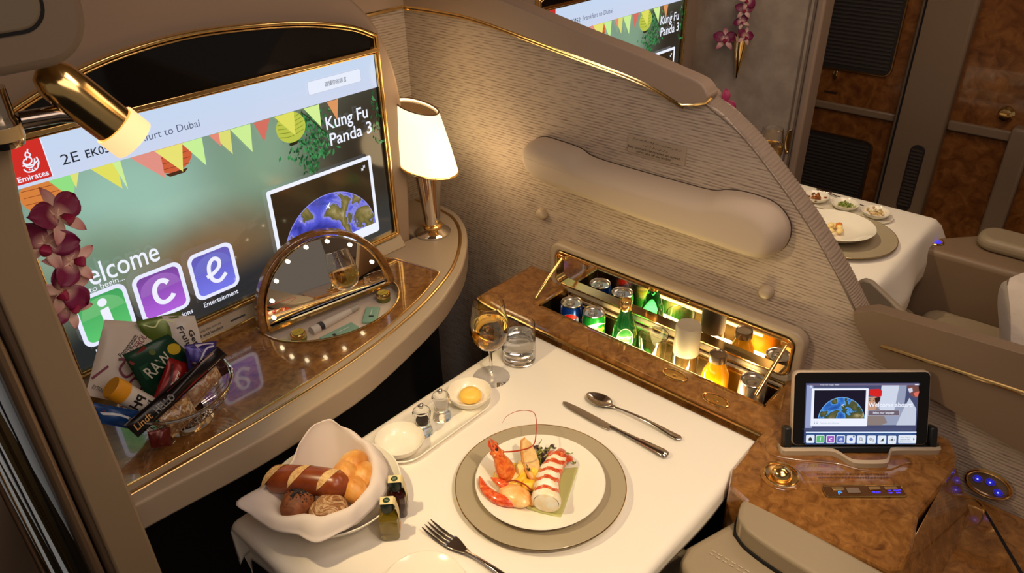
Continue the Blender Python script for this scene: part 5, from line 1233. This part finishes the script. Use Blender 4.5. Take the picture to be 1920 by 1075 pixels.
A.text('PRESS', .0105, -.006, .0058, BLU, w=.016, shear=.3, bold=.01); A.text('ON', .040, -.001, .004, BLU, w=.005, bold=.02); A.text('OFF', .039, -.007, .004, BLU, w=.007, bold=.02); A.text('BRIGHT', .049, -.001, .004, BLU, w=.014, bold=.02); A.text('DIM', .052, -.007, .004, BLU, w=.007, bold=.02)
A.done('lit_legend', sw)
# oval control on the partition
oc = thing('oval_control', 'oval gold-rimmed control with three blue lit buttons on the wall', 'control', (1.338, .036, .655))
E_ = lambda ry, rz, n=40: [(.036+ry*cos(2*pi*k/n), .655+rz*sin(2*pi*k/n)) for k in range(n)]
obj('control_plate', B().prism(E_(.034, .024), 1.335, 1.341, 'yz'), GREY, oc, bevel=.001)
obj('gold_rim', B().tube([(1.3345, y, z) for y, z in E_(.036, .0265)], .0035, 8, closed=True), GOLD, oc)
for y, z in ((.0545, .657), (.0345, .661), (.0175, .646)):
    obj('lit_button', B().lathe([(.0050, 0), (.0050, .001), (.0, .0015)], (1.3350, y, z), 20, M=Mx), em(40, 40, 200, .9), oc)
    obj('button_ring', B().tube([(1.334, y+.0072*cos(2*pi*k/20), z+.0072*sin(2*pi*k/20)) for k in range(20)], .0006, 6, closed=True), em(40, 40, 180, 1.0), oc)
    obj('button_dot', B().ball((1.3335, y, z), .0016, seg=8, rings=6), em(170, 180, 255, 1.4), oc)

# ================================================================== ARMCHAIR
ac = thing('armchair', 'taupe leather armchair with stitched side and padded armrest at lower right', 'chair', (.8, 0, 0))
side = [(.80, .372), (.835, .378), (.94, .345), (.958, .33), (.958, -.9), (.78, -.9), (.775, .33)]
obj('arm_body', B().prism(side, .02, .672, 'xy'), LEATHER, ac, bevel=.016, bseg=4)
pad = sp2([(.925, .335), (.948, .338), (.957, .315), (.955, .22), (.95, 0)], 5)+[(.95, -.9), (.868, -.9)]+sp2([(.872, 0), (.878, .20), (.888, .29), (.905, .326)], 5)
obj('armrest_pad', B().prism(pad, .672, .716, 'xy'), LEATHER, ac, bevel=.014, bseg=4)
obj('pad_gap', B().prism(inset(pad, -.003), .668, .678, 'xy'), DARK, ac, smooth=False)
obj('stitching', (lambda b: [b.tube([(.843+.0002*k, .34-.012*k, .6738), (.843+.0002*k, .34-.012*k-.007, .6738)], .0008, 5) for k in range(60)] and [b.tube([(.850+.0002*k, .34-.012*k, .6738), (.850+.0002*k, .34-.012*k-.007, .6738)], .0008, 5) for k in range(60)] and b)(B()), paint(200, 186, 160), ac)
obj('side_seam', B().tube([(.855, .10, .6735), (.857, -.3, .6735), (.857, -.9, .6735)], .002, 6), DARK, ac)
obj('seat_cushion', B().prism(rr(.50, -.12, .54, .74, .06), .36, .50, 'xy'), LEATHER, ac, bevel=.04, bseg=5)
obj('seat_corner', B().prism(rr(.86, .40, .15, .16, .05), .30, .53, 'xy'), LEATHER, ac, bevel=.035, bseg=5)
obj('seat_corner', B().prism(rr(.945, .41, .06, .15, .028), .30, .50, 'xy'), LEATHER, ac, bevel=.025, bseg=5)
obj('leg_rest', B().box(.26, .745, .262, .345, .16, .49), LEATHER, ac, bevel=.035, bseg=5)
obj('seat_piping', B().tube([(.745, .262, .47), (.745, .27, .49), (.70, .28, .497), (.30, .28, .497)], .003, 8), LEATHER2, ac)

# ================================================================== SNACK BASKET
sbk = thing('snack_basket', 'silver wire basket full of packaged snacks on the burl shelf', 'basket', (.385, 1.175, .8025))
c = Vector((.385, 1.165, .8025))
obj('basket_foot', B().lathe([(.046, 0), (.049, 0), (.046, .010), (.036, .016), (.034, .016), (.043, .009)], c, 48, close=True), CHROME, sbk)
def brim(k, n, r=.098, h=.066): a = 2*pi*k/n; return c+Vector((r*cos(a), r*sin(a)*.82, h+.006*cos(2*a)))
b = B(); b.tube([brim(k, 60) for k in range(60)], .0028, 8, closed=True); b.tube([brim(k, 60, .094, .060) for k in range(60)], .0014, 6, closed=True)
obj('basket_rim', b, CHROME, sbk)
b = B(); 
for k in range(40):
    p1 = brim(k, 40, .096, .062); a = 2*pi*k/40; b.tube([c+Vector((.034*cos(a), .034*sin(a), .016)), c+Vector((.062*cos(a), .062*sin(a)*.92, .022)), c+Vector((.084*cos(a), .084*sin(a)*.86, .038)), p1], .0009, 5)
obj('basket_wires', b, CHROME, sbk)
def bag(name, label, q4, puff, m, cat='snack', art=None, n=12, crimp=True):
    """pillow pack spanned by four corners: top-left, top-right, bottom-right, bottom-left"""
    q4 = [Vector(p) for p in q4]; cen = sum(q4, Vector())/4; t = thing(name, label, cat, cen)
    Nn = ((q4[1]-q4[0]).cross(q4[3]-q4[0])).normalized(); Nn = Nn if Nn.y < 0 else -Nn
    def fn(sgn):
        def f(u, v):
            p = q4[0]*(1-u)*(1-v)+q4[1]*u*(1-v)+q4[2]*u*v+q4[3]*(1-u)*v
            w = (max(0, sin(pi*u))**.5)*(max(0, sin(pi*min(1, max(0, (v-.06)/.88))))**.6)
            return p+Nn*sgn*(puff*w+.0004)+Nn*.0016*sin(u*11+v*5)*w
        return f
    b = B().grid(fn(1), n*2, n*2).grid(fn(-1), n*2, n*2)
    obj('wrapper', b, m, t)
    if art:
        f = fn(1); A = Art((0, 0, 0), (1, 0, 0), (0, 0, 1)); A.p3 = lambda x, y: f(min(1, max(0, x)), min(1, max(0, 1-y)))+Nn*(.0004+A.k*.00018)
        art(A); A.done('wrapper_print', t)
    return t
def kale(A):
    M1 = paint(120, 34, 66); K = paint(44, 34, 36)
    A.text('Pomegranate', .30, .52, .10, K, w=.34, rot=60, bold=.01); A.text('& ACEROLA', .40, .50, .13, M1, w=.42, rot=58); A.text('KALE', .52, .48, .16, K, w=.22, rot=56, bold=.01); A.text('CHIPS', .63, .46, .16, K, w=.26, rot=55, bold=.01)
    A.stroke([(.02, .22), (.16, .40)], .03, M1); A.stroke([(.26, .50), (.34, .50), (.30, .38), (.40, .30), (.52, .42), (.62, .46), (.60, .30), (.50, .30), (.44, .20)], .03, M1, 5)
    A.stroke([(.58, .06), (.70, .36), (.86, .46), (.95, .34), (.86, .22), (.72, .18)], .035, M1, 5); A.text('EXTRAORDINARY FOODS', .04, .10, .07, K, w=.46, rot=-12)
    for i in range(5): A.stroke([(.78, .62+.03*i), (.92, .72+.03*i)], .006, paint(120, 110, 100))
bag('kale_chip_bag', 'large white kale chips bag leaning at the left of the snack basket', [(.345, 1.29, .985), (.452, 1.28, .925), (.365, 1.20, .812), (.262, 1.235, .895)], .014, mat('white_foil', rgb(206, 192, 180), .4), art=kale)
def green(A): A.poly([(.1, .1), (.5, .3), (.9, .1), (.6, .05)], paint(214, 206, 180)); A.poly([(.3, .35), (.5, .5), (.6, .3)], paint(160, 90, 40)); A.stroke([(.1, .9), (.3, .8), (.5, .92), (.8, .8)], .03, paint(220, 230, 170), 4); A.poly([(.55, .45), (.9, .6), (.95, .3), (.7, .25)], paint(210, 214, 200))
bag('green_snack_bag', 'green and white snack bag standing at the back of the basket', [(.388, 1.275, .966), (.466, 1.268, .952), (.462, 1.245, .868), (.398, 1.25, .880)], .008, mat('green_foil', rgb(96, 116, 44), .3, .2), art=green)
def getf(A): K = paint(30, 26, 28); A.text('Get', .62, .20, .28, K, w=.42, rot=72+90-180-4, bold=.02); A.text('Fruity', .34, .86, .26, K, w=.62, rot=-82, bold=.03)
bag('fruit_bar', 'white fruit bar wrapper with black lettering at the back of the basket', [(.432, 1.27, .958), (.487, 1.262, .935), (.474, 1.23, .868), (.424, 1.24, .885)], .007, mat('pale_foil', rgb(206, 198, 192), .35), art=lambda A: (A.text('Get', .60, .62, .26, paint(30, 26, 28), w=.40, rot=-75, bold=.02), A.text('Fruity', .30, .72, .26, paint(30, 26, 28), w=.62, rot=-75, bold=.02)))
def raw(A): A.rect(.12, .38, .74, .68, paint(24, 74, 50)); A.text('RAW', .20, .36, .34, paint(206, 206, 190), w=.56, rot=14, bold=.01); A.stroke([(.04, .80), (.46, .98)], .09, paint(120, 30, 24)); A.disc(.86, .64, .12, paint(200, 170, 40), .14); A.disc(.50, .82, .06, paint(84, 100, 40))
bag('raw_snack_bag', 'dark green snack bag with pale block letters in the middle of the basket', [(.333, 1.215, .950), (.412, 1.205, .957), (.445, 1.195, .882), (.345, 1.195, .852)], .009, mat('dark_green_foil', rgb(18, 58, 40), .3, .2), art=raw)
def red(A): A.text('Walkers', .42, .12, .22, paint(236, 220, 200), w=.66, rot=76, bold=.02, shear=.2); A.poly([(.72, .05), (.98, .05), (.98, .8), (.82, .8)], paint(224, 204, 160)); A.stroke([(.1, .1), (.3, .5), (.2, .9)], .1, paint(60, 12, 16), 4)
bag('biscuit_pack', 'red shortbread biscuit pack with cream label lying in the basket', [(.395, 1.185, .925), (.425, 1.178, .895), (.375, 1.150, .845), (.338, 1.165, .868)], .008, mat('red_foil', rgb(132, 20, 18), .3, .2), art=red)
def pur(A): A.poly([(.3, .98), (.9, .95), (.7, .55), (.55, .6)], paint(196, 186, 206)); A.stroke([(.28, .4), (.6, .8), (.9, .85)], .05, paint(206, 200, 220), 4); A.poly([(.45, .1), (.6, .35), (.95, .75), (.98, .55), (.65, .05)], paint(190, 174, 186)); A.stroke([(.5, .2), (.9, .62)], .03, paint(220, 210, 220))
bag('chocolate_pouch', 'purple and white sweet pouch at the right of the basket', [(.424, 1.18, .938), (.478, 1.172, .922), (.456, 1.155, .878), (.408, 1.158, .872)], .010, mat('purple_foil', rgb(52, 42, 118), .28, .3), art=pur)
def lin_(A):
    A.rect(.42, .12, .78, .88, paint(128, 18, 16, .2)); A.rect(.79, .1, .93, .9, paint(170, 140, 130)); A.text('Lindt', .03, .3, .55, paint(214, 160, 90), w=.17, shear=.2, bold=.01); A.text('HELLO', .24, .25, .62, paint(150, 150, 150), w=.19, bold=.02)
cb = bag('chocolate_bar', 'long dark chocolate bar lying across the front of the snack basket', [(.276, 1.128, .880), (.462, 1.135, .935), (.472, 1.128, .914), (.286, 1.112, .855)], .0065, mat('black_foil', rgb(22, 14, 16), .22, .2), art=lin_)
pz = thing('tablet_tub', 'short white tub with orange lid and bold black lettering in basket', 'tub', (.31, 1.18, .89))
p0 = Vector((.292, 1.178, .922)); p1 = Vector((.345, 1.165, .842)); dz = (p1-p0).normalized(); qz = dz.to_track_quat('Z', 'Y').to_matrix()
obj('tub_body', B().lathe([(0, 0), (.0185, 0), (.0185, .094), (0, .094)], p0, 40, M=qz.to_4x4()), mat('tub_white', rgb(216, 206, 196), .35), pz)
obj('tub_lid', B().lathe([(0, -.004), (.0185, -.004), (.0198, -.001), (.0198, .021), (.0185, .022)], p0, 40, M=qz.to_4x4()), mat('orange_lid', rgb(222, 150, 24), .4), pz)
camd = (Vector((0, 0, 1.7))-p0); camd -= dz*camd.dot(dz); camd.normalize(); sid = dz.cross(camd)
A = Art((0, 0, 0), (1, 0, 0), (0, 0, 1)); A.p3 = lambda x, y: p0+dz*y+(camd*cos(x/.0187)+sid*sin(x/.0187))*(.0187+A.k*.0001)
for i_, s_ in enumerate(('PH', 'IZZ')):
    vs_, fs_, tw_ = text_geo(s_, .03, 0); A.k += 1; sc__ = .024
    A.b.add([A.p3(-.012+a*sc__*.95, .034+.022*i_+ (0.018-b_*sc__)) for a, b_ in vs_], fs_, A.mi(paint(24, 20, 22)))
A.done('tub_print', pz)
bag('blue_snack_wrapper', 'blue chocolate wrapper at the left edge of the basket', [(.250, 1.165, .925), (.312, 1.155, .872), (.306, 1.14, .838), (.250, 1.15, .888)], .006, mat('blue_foil', rgb(20, 62, 122), .3, .2), art=lambda A: (A.stroke([(.1, .5), (.5, .6), (.9, .4)], .12, paint(200, 206, 216), 3), A.poly([(.02, .8), (.3, .95), (.2, .6)], paint(90, 24, 30))))
bag('dried_fruit_packet', 'clear packet with dried fruit low in the right of the basket', [(.385, 1.135, .882), (.452, 1.145, .905), (.458, 1.140, .868), (.392, 1.128, .842)], .010, ramp_mat('fruit_mix', [(.35, rgb(190, 170, 140)), (.5, rgb(150, 90, 50)), (.62, rgb(208, 186, 150)), (.75, rgb(120, 40, 30))], 60, .3, .5, 4, 1))
bag('nut_packet', 'brown nut packet at the bottom front of the basket', [(.325, 1.115, .868), (.385, 1.125, .880), (.390, 1.115, .838), (.335, 1.105, .825)], .009, ramp_mat('nut_mix', [(.35, rgb(200, 160, 100)), (.5, rgb(120, 70, 36)), (.62, rgb(214, 190, 150)), (.75, rgb(60, 36, 24))], 70, .3, .5, 4, 1))
bag('dark_sweet_packet', 'dark maroon packet in shadow inside the basket', [(.42, 1.165, .912), (.475, 1.16, .905), (.478, 1.15, .862), (.425, 1.15, .858)], .008, mat('maroon_foil', rgb(52, 18, 22), .3, .2))
bag('small_red_packet', 'small red packet hanging over the lower left of the basket', [(.300, 1.105, .862), (.335, 1.100, .852), (.325, 1.092, .822), (.296, 1.098, .832)], .005, mat('dull_red_foil', rgb(92, 24, 18), .3, .2))

# ================================================================== SECOND SUITE
S('wall_back', B().prism([(1.60, 0), (2.56, 0), (2.56, 1.75), (1.60, 1.75)], 1.40, 1.50, 'xz'), TAUPE, 'taupe bulkhead of the neighbouring suite around its screen', smooth=False)
tv2 = dup(tv, loc=(tv.location.x+1.358, tv.location.y, tv.location.z), label='screen of the neighbouring suite, partly hidden behind the partition')
for k in kids(tv2):
    pass
S('wall_side', B().box(2.55, 2.62, .985, 1.40, 0, 1.9), TEXTILE2, 'pale side wall of the neighbouring suite holding the orchid vase', smooth=False)
S('trim_10', B().box(2.545, 2.63, .950, .978, 0, 1.9), TAUPE, 'taupe doorway edge of the neighbouring suite', 'trim', bevel=.008)
S('trim_11', B().box(2.549, 2.56, .978, .986, 0, 1.9).box(2.547, 2.56, .996, 1.002, 0, 1.9), TAUPE2, 'thin groove beside the doorway edge', 'trim', smooth=False)
hp_ = thing('door_pull', 'half-round gold door pull on the far doorway edge', 'handle', (2.548, .985, .765))
obj('pull_ring', B().tube([(2.545, .985+.028*sin(a)*.55, .765+.042*cos(a)) for a in [pi*k/14 for k in range(15)]], .004, 8), GOLD, hp_)
obj('pull_cup', B().prism([(.985+.026*sin(a)*.5, .765+.038*cos(a)) for a in [pi*k/14 for k in range(15)]], 2.544, 2.549, 'yz'), GOLDD, hp_)
vz = thing('wall_vase', 'slim gold cone vase on the far wall holding orchids', 'vase', (2.535, 1.212, .952))
obj('vase_cone', B().lathe([(0, 0), (.004, .004), (.020, .10), (.026, .150), (.023, .148), (.012, .06), (0, .02)], (2.530, 1.212, .952), 28), GOLD, vz)
sprig('stem of magenta orchids in the far gold wall vase', [(2.53, 1.212, 1.04), (2.528, 1.225, 1.12), (2.525, 1.215, 1.18), (2.52, 1.205, 1.23)],
      [((2.50, 1.258, 1.085), (fr(60), 0, fr(-60)), 1.05), ((2.505, 1.190, 1.105), (fr(70), fr(20), fr(-40)), .8), ((2.505, 1.205, 1.150), (fr(60), fr(-30), fr(-60)), .7), ((2.505, 1.203, 1.19), (fr(70), 0, fr(-60)), .8), ((2.505, 1.197, 1.222), (fr(70), fr(60), fr(-60)), .8)], .042)
v2 = thing('orchid_bud', 'tip of an orchid showing behind the end of the partition rail', 'flower', (1.60, .80, .98)); b = B(); petal(b, 0, .03, .02, .6, 0, Euler((1.2, 0, -.8)).to_matrix()); petal(b, 2, .026, .018, .6, 0, Euler((1.2, 0, -.8)).to_matrix()); petal(b, 4.2, .028, .018, .6, 0, Euler((1.2, 0, -.8)).to_matrix()); b.v = [p+Vector((1.60, .785, 1.170)) for p in b.v]
obj('petals', b, PET2, v2, solid=.0006); obj('bud_stem', B().tube([(1.602, .787, 1.175), (1.60, .80, 1.10), (1.60, .82, .98)], .002, 6), paint(80, 90, 40), v2)
# neighbouring table
t2_ = thing('dining_table', 'neighbouring table beyond the partition, mostly hidden under its cloth', 'table', (2.05, .68, .66))
obj('tabletop', B().prism(rr(2.03, .70, .62, .54, .03), .672, .694, 'xy'), LEATHER, t2_, bevel=.005)
XA, XB, YA, YB = 1.72, 2.352, .44, .985
def cloth2(u, v):
    sx = -.05+u*(XB-XA+.05+.08); sy = -.16+v*(YB-YA+.16+.05)
    x, dx = fold(sx, XB-XA, .014, .05, .08); y, dy = fold(sy, YB-YA, .014, .16, .05)
    d = max(dx, dy)+.25*min(dx, dy); Y = YA+y; X = XA+x
    if dy > .01 and sy < 0: Y += .012*sin(sx*16)*min(1, dy/.1)-.03*min(1, dy/.1); 
    if dy > .01 and sx > .5: X += .04*min(1, dy/.1)
    return Vector((X, Y, .7005-d))
c2 = obj('tablecloth', B().grid(cloth2, 80, 70), CLOTHW, solid=.0016, angle=180); tag(c2, 'white tablecloth on the neighbouring table beyond the partition', 'tablecloth')
ch2 = dup(ch, loc=(2.052, .605, TZ), label='taupe charger plate on the neighbouring table')
sb2 = thing('soup_bowl', 'deep white bowl on the neighbouring charger plate', 'bowl', (2.045, .615, TZ+.009)); cc = (2.045, .615, TZ+.009)
obj('bowl_body', B().lathe([(0, 0), (.055, 0), (.075, .010), (.095, .026), (.103, .031), (.101, .032), (.085, .024), (.066, .012), (.05, .008), (0, .007)], cc, 56), CHINA, sb2)
b = B(); rnd = random.Random(2)
for k in range(14): b.ball((cc[0]+rnd.gauss(-.01, .018), cc[1]+rnd.gauss(0.02, .018), cc[2]+.014+rnd.uniform(0, .014)), (rnd.uniform(.008, .014), .009, .007), seg=10, rings=7, sd=k, noise=.05, m=k % 3 == 0)
o = obj('plated_food', b, [mat('pasta_pale', rgb(250, 224, 150), .4), paint(220, 130, 50)]); tag(o, 'yellow and orange food in the neighbouring white bowl', 'food'); o['kind'] = 'stuff'
tr = thing('relish_tray', 'long white tray carrying three small dishes on the far table', 'tray', (2.24, .655, TZ))
cr2 = [(2.245+x*1, .665+y) for x, y in [(a_[1], a_[0]) for a_ in caps(-.10, .10, 0, .042)]]
n_ = len(cr2); b = B(); vs = [Vector((x, y, TZ+z)) for d, z in lay[:0] or [(.010, 0), (.003, .003), (0, .010), (.003, .010), (.010, .0045)] for x, y in (inset(cr2, d) if d else cr2)]
fs = [(i*n_+k, i*n_+(k+1) % n_, (i+1)*n_+(k+1) % n_, (i+1)*n_+k) for i in range(4) for k in range(n_)]+[[4*n_+k for k in range(n_)], [k for k in range(n_)][::-1]]
obj('tray_body', b.add(vs, fs), CHINA, tr)
for i, (y, cols, lab, fl) in enumerate(((.575, (paint(206, 176, 120), paint(230, 206, 160)), 'oval china dish nearest the armchair, holding pale relish', 'heap of pale relish nearest the armchair'),
                               (.667, (paint(110, 130, 50), paint(160, 170, 90)), 'middle china dish of the three, holding green salad', 'green salad in the middle far dish'),
                               (.757, (paint(176, 110, 46), paint(120, 60, 26)), 'china dish farthest along the tray, holding brown relish', 'brown relish in the farthest dish'))):
    t = thing('relish_dish', lab, 'dish', (2.245, y, TZ+.005)); cc = (2.245, y, TZ+.005)
    obj('dish_body', B().lathe([(0, 0), (.022, 0), (.034, .010), (.040, .019), (.0385, .0195), (.032, .012), (.02, .004), (0, .0035)], cc, 40, sy=1.05), CHINA, t)
    b = B()
    for k in range(40): b.ball((cc[0]+rnd.gauss(0, .012), cc[1]+rnd.gauss(0, .012), cc[2]+.009+abs(rnd.gauss(0, .005))), (rnd.uniform(.003, .006), .004, .003), seg=7, rings=5, m=k % 2)
    o = obj('relish_heap', b, list(cols)); tag(o, fl, 'food'); o['kind'] = 'stuff'
f2 = thing('spoon', 'steel spoon on the far side of the neighbouring table', 'spoon', (2.325, .70, TZ+.001), 0)
obj('handle', B().tube([(2.300, .62, TZ+.004), (2.312, .68, TZ+.005), (2.325, .74, TZ+.006)], [.004, .003, .0025], 8, flat=.4), STEEL, f2)
obj('spoon_bowl', B().ball((2.332, .765, TZ+.007), (.013, .026, .005), seg=18, rings=10), STEEL, f2)
w2 = dup(wg, loc=(2.285, .945, TZ), label='stemmed wine glass standing on the neighbouring table beyond the partition')
# neighbouring seat
n2 = thing('armchair', 'taupe leather armchair of the neighbouring suite with round blue control', 'chair', (2.2, 0, 0))
obj('arm_body', B().prism([(2.262, -.9), (2.262, .44), (2.30, .485), (2.38, .40), (2.46, .33), (2.46, -.9)], .02, .645, 'xy'), LEATHER2, n2, bevel=.018, bseg=4)
obj('armrest_pad', B().prism(rr(2.40, -.26, .115, 1.16, .05), .645, .685, 'xy'), LEATHER, n2, bevel=.016, bseg=4)
obj('seat_cushion', B().prism(rr(1.96, -.10, .60, .94, .05), .36, .48, 'xy'), LEATHER, n2, bevel=.035, bseg=5)
obj('leg_rest', B().box(1.70, 2.26, .385, .47, .12, .45), LEATHER, n2, bevel=.035, bseg=5)
obj('cushion_panel', B().prism(rr(2.0, -.02, .44, .70, .09), .478, .492, 'xy'), LEATHER, n2, bevel=.012, bseg=4)
obj('control_ring', B().tube([(2.318+.022*cos(2*pi*k/24), .412+.022*sin(2*pi*k/24), .647) for k in range(24)], .003, 6, closed=True), GOLD, n2)
obj('control_light', B().lathe([(.019, .0), (.018, .002), (0, .003)], (2.318, .412, .645), 24), em(70, 60, 220, 1.2), n2)
pw = thing('pillow', 'plump white pillow on the neighbouring seat at the right edge', 'pillow', (2.0, .05, .50))
b = B()
def plw(s):
    def f(u, v):
        a, c_ = (u-.5)*2, (v-.5)*2; t = max(0, (1-abs(a)**3.5))*max(0, (1-abs(c_)**3.5)); return Vector((a*.22*(1-.06*c_*c_), c_*.17*(1-.06*a*a), s*.065*t**.45+.004*sin(a*7+c_*4)))
    return f
b.grid(plw(1), 26, 24).grid(plw(-1), 26, 24)
Mp = Matrix.Translation((1.985, .035, .655)) @ Euler((radians(62), radians(8), radians(-18))).to_matrix().to_4x4(); b.xf(Mp)
obj('pillow_case', b, mat('pillow_cotton', rgb(226, 212, 196), .9, bump=(30, .3, .01)), pw, angle=180)
fp = thing('privacy_flap', 'small tapering cream leather flap standing behind the brown panel', 'panel', (1.45, .31, .86))
obj('flap', B().prism([(.372, .915), (.360, .925), (.345, .925), (.262, .875), (.20, .84), (.20, .002), (.372, .002)], 1.44, 1.455, 'yz'), LEATHER, fp, bevel=.004)

# ================================================================== CABIN BEYOND: burl monument
mo = thing('burl_monument', 'tall dark burl wood cabin divider with ribbed black panels across the aisle', 'cabinet', (3.05, .6, 0))
obj('monument_body', B().box(3.0, 3.3, -.6, 1.5, 0, 1.9), BURLD, mo, smooth=False)
PANB = mat('panel_black', rgb(44, 38, 36), .5)
def rib_panel(y0, y1, z0, z1, r=.03):
    f = obj('ribbed_panel', B().prism(rr((y0+y1)/2, (z0+z1)/2, y1-y0, z1-z0, r), 2.992, 3.0, 'yz'), PANB, mo, bevel=.002)
    b = B(); z = z0+.02
    while z < z1-.015: b.box(2.989, 2.993, y0+.012, y1-.012, z, z+.007); z += .014
    g_ = obj('ribs', b, mat('rib_dark', rgb(62, 56, 52), .5), f, smooth=False)
    obj('gold_frame', B().tube([(2.993, a, q_) for a, q_ in rr((y0+y1)/2, (z0+z1)/2, y1-y0, z1-z0, r)], .004, 6, closed=True), GOLDD, f)
rib_panel(.832, 1.20, .920, 1.60); rib_panel(.835, 1.20, .30, .668)
obj('rail', B().box(2.985, 3.0, .75, 1.3, .762, .792), LEATHER2, mo, bevel=.006)
obj('rail', B().box(2.98, 3.0, -.2, .60, .772, .808), LEATHER2, mo, bevel=.006)
obj('pillar', B().prism([(.60, 0), (.775, 0), (.775, 1.9), (.60, 1.9)], 2.95, 3.01, 'yz'), LEATHER2, mo, bevel=.012)
obj('pillar_groove', B().box(2.946, 2.952, .756, .762, 0, 1.9), DARK, mo, smooth=False)
f = obj('speaker_slot', B().prism(rr(.665, .58, .050, .26, .024), 2.945, 2.951, 'yz'), PANB, mo, bevel=.001)
b = B()
for k in range(17): b.box(2.942, 2.9455, .645, .685, .47+k*.0135, .477+k*.0135)
obj('slot_ribs', b, paint(70, 60, 52), f, smooth=False)
obj('pillar', B().box(2.955, 3.01, .33, .40, 0, .83), LEATHER2, mo, bevel=.01)
obj('gold_knob', B().lathe([(0, 0), (.026, 0), (.026, .004), (.018, .012), (.020, .020), (0, .026)], (2.998, .435, .86), 28, M=Mx), GOLD, mo)
obj('small_catch', B().box(2.985, 3.0, 1.02, 1.035, .885, .915), GOLD, mo, bevel=.003)
obj('steel_label', B().box(2.996, 3.0, 1.01, 1.06, .825, .832), CHROME, mo, smooth=False)
cwl = thing('cove_light', 'long row of warm ceiling light panels above the aisle', 'light', (2.0, .2, 2.2))
CE = mat('cove_glow', (1, .7, .4, 1), .5, emis=(1, .62, .28, 1), es=7)
obj('light_panel', B().box(1.85, 1.93, -.9, -.3, 2.22, 2.235), CE, cwl, smooth=False)
obj('light_panel', B().box(1.85, 1.93, -.2, .3, 2.22, 2.235), CE, cwl, smooth=False)

# ================================================================== LIGHT
def area(name, loc, target, size, power, col, sy=None):
    l = bpy.data.lights.new(name, 'AREA'); l.energy = power; l.color = col; l.size = size
    if sy: l.shape = 'RECTANGLE'; l.size_y = sy
    o = bpy.data.objects.new(name, l); COL.objects.link(o); o.location = loc
    o.rotation_euler = (Vector(target)-Vector(loc)).to_track_quat('-Z', 'Y').to_euler(); return o
def spot(name, loc, target, power, col, ang, blend=.5, r=.01):
    l = bpy.data.lights.new(name, 'SPOT'); l.energy = power; l.color = col; l.spot_size = radians(ang); l.spot_blend = blend; l.shadow_soft_size = r
    o = bpy.data.objects.new(name, l); COL.objects.link(o); o.location = loc
    o.rotation_euler = (Vector(target)-Vector(loc)).to_track_quat('-Z', 'Y').to_euler(); return o
def point(name, loc, power, col, r=.02):
    l = bpy.data.lights.new(name, 'POINT'); l.energy = power; l.color = col; l.shadow_soft_size = r
    o = bpy.data.objects.new(name, l); COL.objects.link(o); o.location = loc; return o
AMB = (1.0, .80, .66)
spot('reading_light', along(.12), (.88, .64, .70), 13.0, (1, .76, .42), 80, .5, .018)
spot('overhead_reading_light', (.45, -.35, 2.15), (.84, .50, .70), 52, (1, .78, .48), 34, .7, .035)
area('ceiling_wash', (.4, -.2, 2.2), (.9, .9, .7), 1.2, 11, AMB)
area('wall_wash', (.9, .2, 2.2), (1.34, .6, .9), .6, 6.5, (1, .82, .70))
area('far_wash', (2.0, .4, 2.2), (2.5, .7, .6), .8, 6.5, AMB)
area('aisle_wash', (-.3, 2.0, 2.1), (.1, 2.1, 0), .6, 8.0, (.8, .88, 1))
spot('far_reading_light', (1.75, .9, 1.60), (2.1, .62, .70), 16, (1, .78, .46), 60, .6, .02)
point('lamp_bulb_up', L0+Vector((-.02, -.02, .42)), .55, (1, .70, .36), .09)
point('lamp_bulb_side', L0+Vector((.01, -.15, .20)), .8, (1, .72, .38), .06)
area('minibar_light', (1.2075, .69, .650), (1.30, .69, .66), .34, 3.2, (1, .80, .34), .03)
w = bpy.data.worlds.new('world'); bpy.context.scene.world = w; w.use_nodes = True
w.node_tree.nodes['Background'].inputs[0].default_value = (.9, .75, .62, 1); w.node_tree.nodes['Background'].inputs[1].default_value = .15
sc = bpy.context.scene
sc.view_settings.view_transform = 'Standard'; sc.view_settings.look = 'None'; sc.view_settings.exposure = 0; sc.view_settings.gamma = 1
sc.cycles.max_bounces = 12; sc.cycles.transmission_bounces = 12; sc.cycles.glossy_bounces = 6; sc.cycles.caustics_reflective = False; sc.cycles.sample_clamp_indirect = 4
sc.cycles.use_denoising = True
